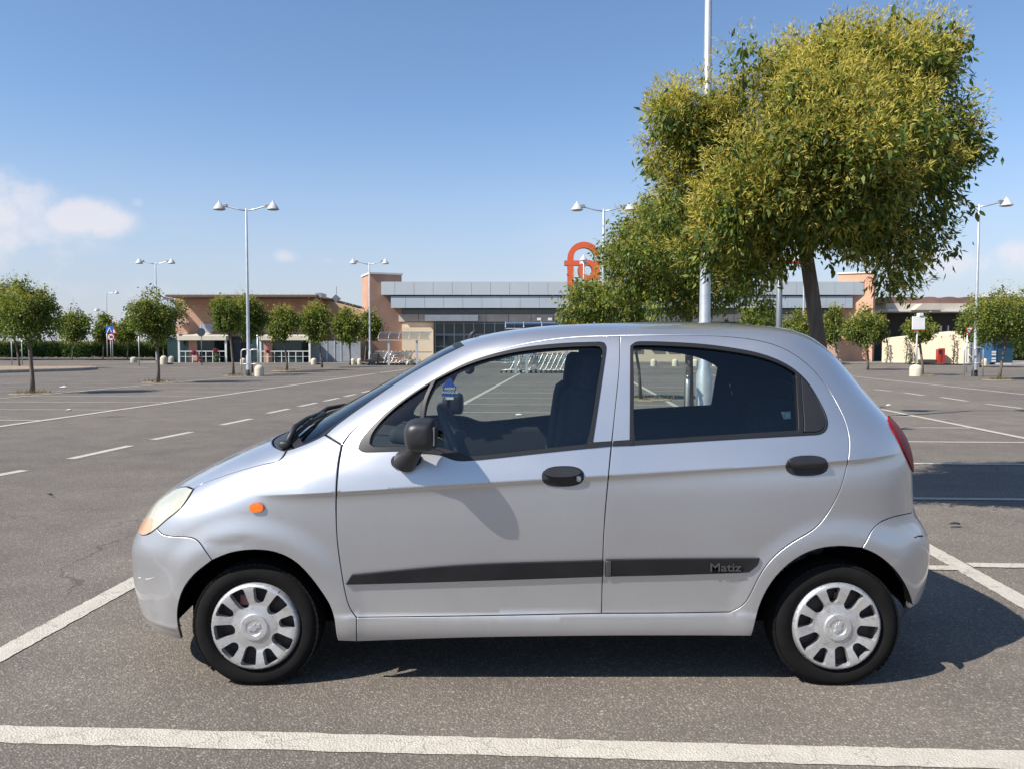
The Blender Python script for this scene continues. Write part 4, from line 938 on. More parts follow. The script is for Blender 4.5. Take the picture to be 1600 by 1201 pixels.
INNER = plain('cabin_trim', (0.030, 0.031, 0.034), 0.85, var=0.2, scale=5)
SEATM = plain('seat_fabric', (0.035, 0.037, 0.042), 0.95, var=0.3, scale=30, bump=0.2, bscale=200)
WELL = plain('wheel_well', (0.0045, 0.0045, 0.0045), 1.0, Specular_IOR_Level=0.05)
GLASS = tri_glass('window_glass', (0.84, 0.90, 0.88), 0.0, 1.52, 1.5)
SCREEN = tri_glass('windscreen_glass', (0.70, 0.80, 0.80), 0.0, 1.52, 1.15)
m = Mat('headlamp_lens'); f = m.noise(14, 5, 0.6, m.obj())
m.set(Base_Color=m.ramp(f, [(0.3, (0.46, 0.43, 0.31)), (0.7, (0.60, 0.575, 0.46))]), Roughness=0.16, Coat_Weight=1.0, Coat_Roughness=0.05, Transmission_Weight=0.12); HEADL = m.m
AMBER = plain('amber_lens', (0.56, 0.31, 0.18), 0.18, Coat_Weight=0.8)
ORANGEL = plain('orange_lens', (0.85, 0.16, 0.015), 0.12, var=0.2, scale=90, Coat_Weight=1.0)
REDL = plain('red_lens', (0.20, 0.005, 0.010), 0.45, var=0.2, scale=20, Specular_IOR_Level=0.12)
SCUFF = plain('scuffed_plastic', (0.02, 0.02, 0.02), 0.7)

car = thing('parked_car', 'silver five door hatchback parked side on across the bays, filling the foreground', 'car', (0.08, CY, 0))
# ---- outlines read off the side view
dF = [(534.5, 694.5), (530, 714), (528, 730), (526, 755), (525, 780), (526.3, 837.5), (533, 889), (543, 941), (550, 959.7), (557.4, 964)]
dB = [(557.4, 964), (721, 961.7), (940, 957.5)]
BP = [(968.5, 524.6), (968.5, 566), (962.8, 623.8), (955.6, 692.8), (951.3, 738.8), (945.5, 799), (942.7, 852), (940, 957.5)]
dT = [(968.5, 524.6), (893.8, 527.4), (836, 534.6), (778.8, 547.6), (721, 569), (663.8, 599), (606, 634), (563, 661), (545, 677), (534.5, 694.5)]
rT = [(968.5, 524.6), (1051, 523.8), (1130, 525.5), (1182.5, 531.5), (1222, 543), (1256, 564), (1282, 590), (1303, 621.7), (1319, 653), (1325.5, 674), (1328, 698), (1324, 724), (1313.7, 763.5), (1300.6, 790), (1284.8, 814), (1271.7, 827), (1235, 848), (1203.5, 874.5), (1182.5, 906), (1166.7, 940), (1156, 950.6), (1140.5, 955.5)]
rB = [(1140.5, 955.5), (1040, 957), (940, 957.5)]
hoodgap = [(447.5, 703.7), (442.5, 713.7), (435, 720), (415, 723.7), (365, 737.5), (310, 757.5), (303, 763)]
headR = [(303, 763), (283.4, 792.5), (260.8, 811), (245, 825)]
bumpgap = [(245, 825), (248, 832), (258, 836), (278, 838), (300, 839), (309, 843.4), (320, 859), (331, 874.6)]
archF1 = [(331, 874.6), (360, 863), (399.5, 858.4), (433.5, 863), (461.8, 877.4), (484.4, 900), (501.4, 922.7), (515.5, 945), (522.6, 968), (525.5, 993.5), (528, 1000.5)]
archF0 = [(331, 874.6), (303, 897), (286, 920), (277.8, 948), (277.8, 976.5), (283.4, 998)]
archR = [(1347, 855.6), (1313.7, 852.7), (1282, 856), (1253, 866.6), (1227, 885), (1206, 908.6), (1190, 937.5), (1182.5, 961), (1178.5, 979.5), (1174, 993)]
archR2 = [(1347, 855.6), (1369, 865), (1391, 881.8), (1404.8, 898), (1415.8, 917.5), (1419.9, 934), (1420.4, 950)]
rbump = [(1347, 855.6), (1354, 846), (1361, 829.5), (1374.5, 815.7), (1393.8, 807.5), (1424, 801)]
pillar = [(508.7, 678.7), (520, 668.3), (577.5, 626.6), (635, 588), (692.5, 556), (725.6, 540)]
c_dF, c_dB, c_BP, c_dT, c_rT, c_rB = [curve(c, s_) for c, s_ in ((dF, 4), (dB, 4), (BP, 7), (dT, 5), (rT, 4), (rB, 4))]
rev = lambda c: list(c)[::-1]
HALVES = ((-1, 'near'), (1, 'far'))
# front fender
f_top = curve([(534.5, 694.5), (508.7, 678.7)]); f_glass = curve([(508.7, 678.7), (486, 690), (460, 700)]); f_cw = curve([(460, 700), (447.5, 703.7)], 0)
c_hood = curve(hoodgap); c_headR = curve(headR); c_bg = curve(bumpgap); c_aF1 = curve(archF1); c_aF0 = curve(archF0)
sill_end = curve([(528, 1000.5), (557, 1001.5)]); sill_up = curve([(557, 1001.5), (557.4, 964)])
fender = loop(f_top, f_glass, f_cw, c_hood, c_headR, c_bg, c_aF1, sill_end, sill_up, rev(c_dF))
# doors
frontdoor = loop(c_dT, c_dF, c_dB, rev(c_BP)); reardoor = loop(c_rT, c_rB, rev(c_BP))
win_f = [(559.5, 700), (561, 692), (577.5, 669.8), (615, 635), (675, 595), (738.5, 563.4), (807.5, 544.7), (879.4, 536.6), (936, 534.4)]
win_f2 = [(936, 534.4), (944, 536), (947.3, 542), (947, 552)]; win_f3 = [(947, 552), (937, 621), (926, 694)]; win_f4 = [(926, 694), (925.5, 699.5)]; win_f5 = [(925.5, 699.5), (865, 705.7), (721, 720), (709.8, 719), (681, 708), (635, 704.5), (572, 706), (562, 705.5), (559.5, 700)]
seal_f = loop(*map(curve, (win_f, win_f2, win_f3, win_f4, win_f5)))
win_r = [(984.5, 541), (986.5, 536), (992, 534.3), (1077.5, 536.4), (1130, 541.7), (1182.5, 551), (1216.6, 562.7), (1240, 576), (1261, 595.5), (1279.6, 624.4), (1292.7, 653), (1293.5, 668), (1287.5, 677.5), (1276, 679)]
win_r2 = [(1276, 679), (1248, 680.5), (1130, 687), (983.6, 696)]; win_r3 = [(983.6, 696), (984.2, 620), (984.5, 541)]
seal_r = loop(*map(curve, (win_r, win_r2, win_r3)))
inn_f = inset(seal_f, 0.022); inn_r = inset(seal_r, 0.021)
divf0, divf1 = cast(681, 590), cast(659, 660); divr0, divr1 = cast(1245, 575), cast(1249, 684)
def cut(poly, a, b, keep_left, g):               # clip a polygon by the line a-b, keeping one side, g metres away from it
    a = np.array(a); b = np.array(b); d = (b - a) / np.linalg.norm(b - a); nrm = np.array([-d[1], d[0]]) * (1 if keep_left else -1)
    P = np.array(poly); s = (P - a) @ nrm - g; out = []
    for i in range(len(P)):
        j = (i + 1) % len(P)
        if s[i] >= 0: out.append(tuple(P[i]))
        if (s[i] >= 0) != (s[j] >= 0): out.append(tuple(P[i] + (P[j] - P[i]) * s[i] / (s[i] - s[j])))
    o = [out[0]]
    for p in out[1:]:
        if math.hypot(p[0] - o[-1][0], p[1] - o[-1][1]) > 0.002: o.append(p)
    if math.hypot(o[0][0] - o[-1][0], o[0][1] - o[-1][1]) < 0.002: o.pop()
    return densify(o)
def densify(P, step=0.02):
    out = []
    for i in range(len(P)):
        a = np.array(P[i]); b = np.array(P[(i + 1) % len(P)]); n = max(1, int(np.linalg.norm(b - a) / step))
        out += [tuple(a + (b - a) * k / n) for k in range(n)]
    return out
quart_f = cut(inn_f, divf0, divf1, False, 0.007); main_f = cut(inn_f, divf0, divf1, True, 0.007)
main_r = cut(inn_r, divr0, divr1, False, 0.013); quart_r = cut(inset(seal_r, 0.010), divr0, divr1, True, 0.012)
mean = lambda P: np.mean(np.array(P), 0)
if mean(quart_f)[0] > mean(main_f)[0]: quart_f = cut(inn_f, divf0, divf1, True, 0.007); main_f = cut(inn_f, divf0, divf1, False, 0.007)
if mean(main_r)[0] > mean(quart_r)[0]: main_r = cut(inn_r, divr0, divr1, True, 0.013); quart_r = cut(inset(seal_r, 0.010), divr0, divr1, False, 0.012)
strip_f = loop(*[curve(c) for c in ([(921, 690.5), (955.0, 688.3)], [(955.0, 688.3), (953.6, 696.9)], [(953.6, 696.9), (921, 700)], [(921, 700), (921, 690.5)])])
strip_r = loop(*[curve(c) for c in ([(957.5, 688.2), (990, 686)], [(990, 686), (990, 695.6)], [(990, 695.6), (956.3, 696.8)], [(956.3, 696.8), (957.5, 688.2)])])
mould_f = loop(*[curve(c) for c in ([(540, 911.5), (550, 895.8)], [(550, 895.8), (721, 881), (942.2, 873.4)], [(942.2, 873.4), (941.2, 898.8)], [(941.2, 898.8), (721, 906.3), (540, 911.5)])])
mould_r = loop(*[curve(c) for c in ([(945.2, 898.8), (946.0, 872.6)], [(946.0, 872.6), (1060, 871), (1186.5, 870.3)], [(1186.5, 870.3), (1184, 880), (1170, 892.5)], [(1170, 892.5), (1060, 896), (945.2, 898.8)])])
def ellipse(px, py, rx, ry, n=28, tilt=0.0, p=2.5):
    pts = []
    for k in range(n):
        a = 2 * PI * k / n; c, s = math.cos(a), math.sin(a)
        x = rx * math.copysign(abs(c) ** (2 / p), c); y = ry * math.copysign(abs(s) ** (2 / p), s)
        pts.append(cast(px + x * math.cos(tilt) - y * math.sin(tilt), py + x * math.sin(tilt) + y * math.cos(tilt)))
    return pts
PR = {}
for side, nm in HALVES:
    panel('front_fender', SILVER, car, fender, side=side)
    fd = panel('front_door', SILVER, car, frontdoor, [inset(seal_f, 0.004)], side=side)
    rd = panel('rear_door', SILVER, car, reardoor, [inset(seal_r, 0.004)], side=side)
    PR[side] = (fd, rd)
    panel('window_seal', SEAL, fd, seal_f, [main_f, quart_f], gap=0.0, off=0.003, thick=0.03, side=side, h=0.03)
    panel('window_seal', SEAL, rd, seal_r, [main_r, quart_r], gap=0.0, off=0.003, thick=0.03, side=side, h=0.03)
    for prt, poly in ((fd, main_f), (fd, quart_f), (rd, main_r)):
        D, Fc = triangulate(inset(poly, -0.004), (), 0.03); P, Nn = surf(D, -0.006); W = toworld(P, side); M_ = np.stack([Nn[:, 0], side * Nn[:, 1], Nn[:, 2]], -1)
        mesh_obj('window_glass', W, Fc.tolist() if side == -1 else Fc[:, ::-1].tolist(), GLASS, prt, smooth=True, normals=M_)
    panel('quarter_cover', TRIM, rd, quart_r, gap=0.002, off=0.004, side=side)
    panel('belt_strip', SEAL, fd, strip_f, gap=0.0005, off=0.0045, side=side, h=0.02)
    panel('belt_strip', SEAL, rd, strip_r, gap=0.0005, off=0.0045, side=side, h=0.02)
    panel('side_moulding', MOULD, fd, mould_f, gap=0.0005, off=0.012, thick=0.016, side=side)
    mr = panel('side_moulding', MOULD, rd, mould_r, gap=0.0005, off=0.012, thick=0.016, side=side)
    panel('moulding_end', plain('worn_plastic', (0.055, 0.055, 0.058), 0.5) if side == -1 else bpy.data.materials['worn_plastic'], rd, loop(*[curve(c) for c in ([(946.5, 873.6), (955, 873.4)], [(955, 873.4), (954.4, 897.6)], [(954.4, 897.6), (946, 898)], [(946, 898), (946.5, 873.6)])]), gap=0.0005, off=0.0145, thick=0.005, side=side)
    for prt, cx_, cy_ in ((fd, 879.5, 743.5), (rd, 1260.5, 727)):
        panel('handle_plate', TRIM, prt, ellipse(cx_, cy_, 33, 16, tilt=-0.02), gap=0, off=0.005, thick=0.009, side=side, h=0.012)
        panel('handle_recess_shade', SEAL, prt, ellipse(cx_ + 1, cy_ + 6.5, 25, 8), gap=0, off=0.0062, thick=0.003, side=side, h=0.012)  # flat dark patch stands for the shade inside the handle cavity
        panel('door_handle', TRIM, prt, ellipse(cx_ - 1, cy_ - 5.5, 29, 8, tilt=-0.02, p=2.3), gap=0, off=0.019, thick=0.011, side=side, h=0.010)
    if side == -1:
        panel('key_lock', GALV, fd, ellipse(904, 746.5, 3.6, 3.6, 14), gap=0, off=0.0105, thick=0.004, h=0.01)
    # bodywork lettering on the rear moulding
    V, F = text_mesh('Matiz', 0.046, 0.0014, 0.0004, 1.25)
    c0 = cast(1131.5, 884); p0, n0 = surf(np.array([c0]), 0.0170); p0 = toworld(p0, side)[0]
    Vw = [(p0[0] - side * -1 * 0 + (x if side == -1 else -x), p0[1] + side * z, p0[2] + y + 0.0) for x, y, z in V]
    Vw = [(X, CY + side * (abs(Y - CY)), Z) for X, Y, Z in Vw]
    mesh_obj('moulding_lettering', Vw, F, bpy.data.materials['worn_plastic'], rd)
    panel('side_indicator', ORANGEL, car, ellipse(402, 792, 11, 7.5, 20, -0.1), gap=0, off=0.012, thick=0.014, side=side, h=0.008)
# ---- shell: pillars, roof, quarters and sills as one piece, mirrored about the centre line
Vmax = VV[-1]
ws_top = spl([cast(725.6, 540), dq(0.2, 1.385), dq(0.1, 1.39), dq(0.0, 1.391)])
roof_c = spl([dq(0.0, 1.391), (0.0, Vmax)], 0.02); roof_s = spl([(0.0, Vmax), (2 * AQ, Vmax)], 0.03); roof_r = spl([(2 * AQ, Vmax), dq(2.0, 1.40)], 0.02)
tl_in = [(1386, 655), (1392.5, 670), (1407.5, 697.5), (1421, 727.5)]
qtop = cast(1386, 655)
hatch_top = spl([dq(2.0, 1.40), dq(1.86, 1.395), dq(1.755, 1.36)]); hatch_side = spl([dq(1.755, 1.36), dq(1.752, 1.25), dq(1.752, 1.12), dq(1.756, 0.95), dq(1.765, 0.80), dq(1.775, 0.69)])
rb_end = cast(1424, 801)
back_low = spl([dq(1.775, 0.69), rb_end])
c_rb = curve(rbump); c_aR = curve(archR); c_aR2 = curve(archR2)
sill_low = curve([(1174, 993), (1072, 992.5), (920, 993), (721, 996), (557, 1001.5)])
shell = loop(curve(pillar), ws_top, roof_c, roof_s, roof_r, hatch_top, hatch_side, back_low, rev(c_rb), c_aR, sill_low, sill_up, c_dB, rev(c_rB), rev(c_rT), c_dT, f_top)
panel('body_shell', SILVER, car, shell, full=True, h=0.024)
# hood, windscreen, hatch, bumpers
hood_front = spl([cast(303, 763), dq(0.225, 0.778), dq(0.185, 0.748), dq(0.16, 0.705), dq(0.12, 0.70), dq(0.0, 0.70)])
hood_c = spl([dq(0, 0.70), dq(0, 0.955)], 0.02); cowl_f = spl([dq(0, 0.955), dq(0.12, 0.957), dq(0.20, 0.956), cast(430, 697), cast(447.5, 703.7)])
panel('hood', SILVER, car, loop(hood_front, hood_c, cowl_f, c_hood), full=True, h=0.02)
glass_low = spl([cast(460, 700), dq(0.27, 0.972), dq(0.2, 0.983), dq(0, 0.987)])
cowl = loop(rev(cowl_f), spl([dq(0, 0.955), dq(0, 0.987)]), rev(glass_low), f_cw)
panel('cowl', TRIM, car, cowl, full=True, off=-0.006, h=0.02)
wscreen = loop(rev(curve(pillar)), f_glass, glass_low, spl([dq(0, 0.987), dq(0, 1.391)], 0.02), rev(ws_top))
D, Fc = triangulate(inset(wscreen, 0.002), (), 0.03); D[D[:, 0] < 0.004, 0] = 0
P, Nn = surf(D, -0.002)
W = np.vstack([toworld(P, -1), toworld(P, 1)]); M_ = np.vstack([np.stack([Nn[:, 0], s * Nn[:, 1], Nn[:, 2]], -1) for s in (-1, 1)])
mesh_obj('windscreen', W, Fc.tolist() + (Fc[:, ::-1] + len(P)).tolist(), SCREEN, car, smooth=True, normals=M_)
panel('windscreen_seal', SEAL, car, wscreen, [inset(wscreen, 0.016)], gap=0.0005, off=0.001, thick=0.01, full=False, side=-1, bevel=False, h=0.05)
panel('windscreen_seal', SEAL, car, wscreen, [inset(wscreen, 0.016)], gap=0.0005, off=0.001, thick=0.01, full=False, side=1, bevel=False, h=0.05)
rw = spl([dq(2.0, 1.355), dq(1.87, 1.35), dq(1.80, 1.32), dq(1.79, 1.10), dq(1.80, 1.055), dq(1.87, 1.04), dq(2.0, 1.04)])
hatch = loop(rev(hatch_side), rev(hatch_top), spl([dq(2.0, 1.40), dq(2.0, 1.355)]), rw, spl([dq(2.0, 1.04), dq(2.0, 0.69)], 0.02), spl([dq(2, 0.69), dq(1.775, 0.69)]))
panel('tailgate', SILVER, car, hatch, full=True, h=0.03)
rwl = loop(rw, spl([dq(2.0, 1.04), dq(2.0, 1.355)]))
D, Fc = triangulate(rwl, (), 0.04); P, Nn = surf(D, -0.003)
W = np.vstack([toworld(P, -1), toworld(P, 1)]); M_ = np.vstack([np.stack([Nn[:, 0], s * Nn[:, 1], Nn[:, 2]], -1) for s in (-1, 1)])
mesh_obj('rear_window', W, Fc.tolist() + (Fc[:, ::-1] + len(P)).tolist(), GLASS, car, smooth=True, normals=M_)
# front bumper: from the wheel arch round the nose
hb = cast(245, 825); sq = cast(219, 834)
hl_low = spl([hb, cast(232.5, 833.5), sq, dq(0.175, 0.582), dq(0.15, 0.62), dq(0.135, 0.675), dq(0.10, 0.69), dq(0.0, 0.69)])
bot0 = cast(283.4, 998)
bump_low = spl([(0.0, 0.035), (0.15 * AQ, 0.035), (0.25 * AQ, 0.028), (0.31 * AQ, 0.016), bot0])
fbump = loop(rev(hl_low), rev([]), c_bg, c_aF0, rev(bump_low), spl([(0.0, 0.035), dq(0.0, 0.69)], 0.02))
panel('front_bumper', SILVER, car, fbump, full=True, h=0.022)
for side, nm in HALVES:
    hl = loop(c_headR, spl([hb, cast(232.5, 833.5), sq]), spl([sq, dq(0.18, 0.588), dq(0.158, 0.63), dq(0.165, 0.70), dq(0.19, 0.748), dq(0.227, 0.778), cast(303, 763)]))
    h_ = panel('headlight', HEADL, car, hl, gap=0.003, off=0.002, side=side, h=0.015)
    a1 = [cast(240, 812), cast(234, 831), sq, dq(0.185, 0.592), dq(0.172, 0.615), dq(0.205, 0.625)]
    panel('indicator_lens', AMBER, h_, loop(spl(a1, closed=True)), gap=0.0, off=0.0035, thick=0.004, side=side, h=0.012)
# rear bumper
rb_low0 = cast(1420.4, 950)
rbump_poly = loop(c_rb, spl([rb_end, dq(1.775, 0.69), dq(2.0, 0.69)]), spl([dq(2, 0.69), dq(2.0, 0.30)], 0.02), spl([dq(2.0, 0.30), dq(1.8, 0.29), rb_low0]), rev(c_aR2))
panel('rear_bumper', SILVER, car, rbump_poly, full=True, h=0.022)
panel('paint_scuff', SCUFF, car, loop([cast(*p) for p in ((1428, 838.5), (1436, 835.5), (1443, 836), (1449.5, 833.5), (1449, 836), (1440, 838.5), (1434, 838), (1430, 840))]), gap=0, off=0.0012, thick=0.001, bevel=False)
panel('paint_scratch', WHITE, car, loop([cast(*p) for p in ((208, 896), (218, 901), (230, 903.5), (246, 899.5), (231, 904.6), (217, 902.4))]), gap=0, off=0.001, thick=0.001, bevel=False)
# tail lights wrap over the edge
for side, nm in HALVES:
    tlp = [cast(1386.5, 655)] + [cast(*p) for p in tl_in[1:]] + [cast(1425.5, 737)]
    q1 = tlp[-1]; q0 = tlp[0]
    tp = loop(spl(tlp), spl([q1, dq(1.83, 0.85), dq(1.86, 0.93), dq(1.85, 1.02), dq(1.80, 1.07), q0]))
    panel('tail_light', REDL, car, tp, gap=0.001, off=0.006, thick=0.012, side=side, h=0.015)
# ---- dark inner liner: closes the gaps and lines the cabin
hq = 0.016
qs = np.arange(0, 2 * AQ + hq, hq); vs_ = np.arange(0.02, Vmax, hq)
QQ, V2 = np.meshgrid(qs, vs_, indexing='ij'); D = np.stack([QQ.ravel(), V2.ravel()], 1); P, Nn = surf(D, -0.024)
nv = len(vs_); idx = np.arange(len(D)).reshape(QQ.shape)
Fq = np.stack([idx[:-1, :-1].ravel(), idx[1:, :-1].ravel(), idx[1:, 1:].ravel(), idx[:-1, 1:].ravel()], 1)
cen = D[Fq].mean(1); c3 = P[Fq].mean(1)
kill = inside(cen, inset(seal_f, 0.006)) | inside(cen, inset(seal_r, 0.006)) | inside(cen, inset(wscreen, 0.012)) | inside(cen, inset(rwl, 0.01))
for xw in (WXF, WXR): kill |= (np.hypot(c3[:, 0] - xw, c3[:, 2] - WZC) < 0.335) & (c3[:, 1] > 0.3)
kill |= (c3[:, 2] < 0.2)
Fq = Fq[~kill]
W = np.vstack([toworld(P, -1), toworld(P, 1)])
mesh_obj('inner_liner', W, Fq.tolist() + (Fq[:, ::-1] + len(P)).tolist(), INNER, car, smooth=True)
# floor pan, wheel wells
fp = MB()
fp.box(-0.66, CY - 0.62, 0.20, 0.94, CY + 0.62, 0.26); fp.box(-1.38, CY - 0.46, 0.205, 1.60, CY + 0.46, 0.255)
fp.build('floor_pan', WELL, car)
MB().box(-1.36, CY - 0.47, 0.262, -0.70, CY + 0.47, 0.70, bev=0.06).build('engine_light_block', WELL, car)  # unseen block added to stop sunlight leaking through under the car
MB().box(0.70, CY - 0.47, 0.262, 1.55, CY + 0.47, 0.42, bev=0.04).build('boot_floor', WELL, car)
for xw in (WXF, WXR):
    for s in (-1, 1):
        V = []; F = []
        ya, yb, yc = CY + s * 0.69, CY + s * 0.50, CY + s * 0.50
        n = 28
        for k in range(n + 1):
            a0 = 0.22 if xw > 0 else 0.02; a = a0 + (PI - 0.02 - a0) * k / n
            for y, r in ((ya, 0.316), (yb, 0.33), (yc, 0.0)): V.append((xw + r * math.cos(a), y, WZC + 0.015 + r * math.sin(a)))
        F = [(3 * k + j, 3 * k + 3 + j, 3 * k + 4 + j, 3 * k + 1 + j) for k in range(n) for j in (0, 1)]
        mesh_obj('wheel_well', V, F, WELL, car)
        MB().box(xw - 0.3, CY + s * 0.48, 0.2, xw + 0.3, CY + s * 0.497, 0.6).build('well_panel', WELL, car)
# ---- wheels
RUB = Mat('tyre_rubber'); f = RUB.noise(12, 5, 0.6, RUB.obj()); RUB.set(Base_Color=RUB.ramp(f, [(0.3, (0.0045, 0.0045, 0.005)), (0.7, (0.0095, 0.009, 0.0088))]), Roughness=0.92, Specular_IOR_Level=0.2); RUB = RUB.m
CAP = Mat('hubcap_silver'); p = CAP.obj(); f = CAP.noise(16, 6, 0.7, p); g = CAP.noise(55, 5, 0.75, p)
CAP.set(Base_Color=CAP.mix(CAP.math('MULTIPLY', CAP.rng(g, 0.52, 0.72), 0.55), CAP.ramp(f, [(0.3, (0.50, 0.50, 0.50)), (0.7, (0.66, 0.66, 0.665))]), (0.20, 0.185, 0.165)), Metallic=0.65, Roughness=0.38); CAP = CAP.m
BRAKE = plain('brake_steel', (0.05, 0.045, 0.045), 0.6, metal=0.4, var=0.4, scale=20)
CALIPER = plain('brake_pink_rust', (0.20, 0.09, 0.085), 0.7)
def wheel(X, s, rot, emrot):
    yo = CY + s * 0.70                                  # outer face
    w = MB().lathe([(0.02, 0.155), (0.185, 0.15), (0.232, 0.155), (0.250, 0.140), (0.256, 0.115), (0.256, 0.045), (0.252, 0.022), (0.241, 0.005), (0.222, -0.003), (0.200, -0.002), (0.190, 0.004), (0.181, 0.014), (0.178, 0.03), (0.165, 0.05), (0.14, 0.075), (0.0, 0.078)], 72, 0, 0, 'y', 0)
    V = [(X + v[0], yo - s * v[1], max(WZC + v[2], 0.0015 - 0.0 + (0.0))) for v in w.V]
    o = thing_part('wheel', V, w.F if s < 0 else [f[::-1] for f in w.F], RUB)
    # tread blocks
    tb = MB()
    for k in range(64):
        a = 2 * PI * k / 64
        if math.sin(a) < -0.75: continue
        c, d = math.cos(a), math.sin(a); e = 0.0107
        for y0, y1 in ((0.008, 0.045), (0.052, 0.078), (0.085, 0.112), (0.118, 0.146)):
            r0, r1 = 0.246, (0.2572 if 0.04 < (y0 + y1) / 2 < 0.12 else 0.2545)
            q = [(X + r0 * c - e * d, r0 * d + e * c), (X + r1 * c - e * d, r1 * d + e * c), (X + r1 * c + e * d, r1 * d - e * c), (X + r0 * c + e * d, r0 * d - e * c)]
            ya, yb = yo - s * y0, yo - s * y1
            VV_ = [(x, ya, WZC + z) for x, z in q] + [(x, yb, WZC + z) for x, z in q]
            tb.add(VV_, [(1, 2, 6, 5), (0, 1, 5, 4), (2, 3, 7, 6), (0, 3, 2, 1), (4, 5, 6, 7)])
    tr = tb.build('tread', RUB, o); tr['kind'] = 'stuff'
    # hubcap
    n = 120; outer = [(0.1795 * math.cos(2 * PI * k / n), 0.1795 * math.sin(2 * PI * k / n)) for k in range(n)]
    holes = []
    for k in range(10):
        a = rot + k * PI / 5; r_in = 0.079 if k % 2 == 0 else 0.098; r_out = 0.163 if k % 2 == 0 else 0.163
        wi, wo = (0.0240, 0.0310) if k % 2 == 0 else (0.0205, 0.0295)
        pts = []
        for j in range(9):
            b = PI / 2 + PI * j / 8; pts.append((r_in + wi + wi * math.cos(b), wi * math.sin(b)))
        pts += [(r_out - 0.008, -wo), (math.sqrt(r_out**2 - (wo * .7)**2), -wo * 0.8), (r_out, 0), (math.sqrt(r_out**2 - (wo * .7)**2), wo * 0.8), (r_out - 0.008, wo)]
        holes.append([(x * math.cos(a) - y * math.sin(a), x * math.sin(a) + y * math.cos(a)) for x, y in pts])
    holes = [densify(hh, 0.006) for hh in holes]
    D, Fc = triangulate(outer, holes, 0.0085, [(r_ * math.cos(2 * PI * k / 90), r_ * math.sin(2 * PI * k / 90)) for r_ in (.0305, .0335, .0525, .0555, .0605, .095, .104, .1675, .1705, .1745, .1775) for k in range(90)])
    rk = [0, .030, .034, .052, .056, .060, .095, .104, .150, .168, .175, .1795]; hk = [.011, .011, .0145, .0145, .0085, .008, .003, .006, .0115, .0105, .004, -.012]
    def hgt(D):
        r = np.hypot(D[:, 0], D[:, 1]); return np.interp(r, rk, hk)
    H_ = hgt(D); V = [(X + x, yo - 0.004 * 0 + s * (h - 0.002), WZC + z) for (x, z), h in zip(D, H_)]
    Fl = Fc.tolist(); nV = len(V)
    for hh in holes:
        hh = np.array(hh); hz = hgt(hh); m_ = len(hh)
        c_ = hh.mean(0)
        V += [(X + x, yo + s * (h - 0.002), WZC + z) for (x, z), h in zip(hh, hz)] + [(X + x, yo + s * (h - 0.030), WZC + z) for (x, z), h in zip(hh * 0.98 + c_ * 0.02, hz)]
        Fl += [[nV + k, nV + (k + 1) % m_, nV + m_ + (k + 1) % m_, nV + m_ + k] for k in range(m_)]; nV += 2 * m_
    hc = mesh_obj('hubcap', V, Fl, CAP, o, smooth=True)
    bm = bmesh.new(); bm.from_mesh(hc.data); bmesh.ops.remove_doubles(bm, verts=bm.verts, dist=0.0002); bmesh.ops.recalc_face_normals(bm, faces=bm.faces)
    for e in bm.edges:
        if len(e.link_faces) == 2 and e.calc_face_angle() > 0.6: e.smooth = False
    bm.to_mesh(hc.data); bm.free()
    # emblem: a slanted cross bar badge
    E_ = [(-.023, -.006), (-.008, -.006), (-.010, -.0115), (.006, -.0115), (.008, -.006), (.025, -.006), (.023, .006), (.008, .006), (.010, .0115), (-.006, .0115), (-.008, .006), (-.021, .006)]
    ce, se = math.cos(emrot), math.sin(emrot)
    q = [(x * ce * 1.08 - z * se * 1.08, x * se * 1.08 + z * ce * 1.08) for x, z in E_]
    V = [(X + x, yo + s * 0.0135, WZC + z) for x, z in q] + [(X + x * 1.0, yo + s * 0.009, WZC + z) for x, z in q]; m_ = len(q)
    mesh_obj('emblem', V, [tuple(range(m_))] + [(k, k + m_, (k + 1) % m_ + m_, (k + 1) % m_) for k in range(m_)], GALV, o)
    bd = MB().lathe([(0.0, 0.0), (0.155, 0.0), (0.17, -0.02)], 32, 0, 0, 'y', 0)
    mesh_obj('brake_disc', [(X + v[0], yo - s * (0.048 + v[1]), WZC + v[2]) for v in bd.V], bd.F, BRAKE, o)
    ca = rot + (0.0 if X < 0 else 0.3)
    bb = MB().box(X + 0.11 * math.cos(ca) - 0.022, yo - s * 0.034, WZC + 0.11 * math.sin(ca) - 0.022, X + 0.11 * math.cos(ca) + 0.022, yo - s * 0.046, WZC + 0.11 * math.sin(ca) + 0.022, bev=0.005).build('brake_caliper', CALIPER, o)
def thing_part(name, V, F, mat):
    return mesh_obj(name, V, F, mat, car, smooth=True)
wheel(WXF, -1, R(116), R(20)); wheel(WXR, -1, R(62), R(62)); wheel(WXF, 1, R(20), R(50)); wheel(WXR, 1, R(40), R(10))
# ---- door mirrors
def superell(mb, c, r, e1=0.8, e2=0.8, nu=18, nv=26, taper=0.0, flat=1.0):
    def sp(a, e): return math.copysign(abs(a) ** e, a)
    V = []; F = []
    for i in range(nu + 1):
        u = -PI / 2 + PI * i / nu
        for k in range(nv):
            v = 2 * PI * k / nv
            cv_ = math.cos(v); x = r[0] * sp(math.cos(u), e1) * (sp(cv_, e2) if cv_ < 0 else cv_ ** (e2 * flat) * (0.80 if flat < 1 else 1)); z = r[2] * sp(math.cos(u), e1) * sp(math.sin(v), e2); y = r[1] * sp(math.sin(u), e1)
            f = 1 - taper * (y / r[1]); V.append((c[0] + x * f, c[1] + y, c[2] + z * f))
    for i in range(nu):
        for k in range(nv): F.append((i * nv + k, i * nv + (k + 1) % nv, (i + 1) * nv + (k + 1) % nv, (i + 1) * nv + k))
    return mb.add(V, F, True)
mx, mz = PX(657, 2.98), PZ(681, 2.98)
dpt = toworld(surf(np.array([cast(636, 719)]), 0.0)[0], -1)[0]
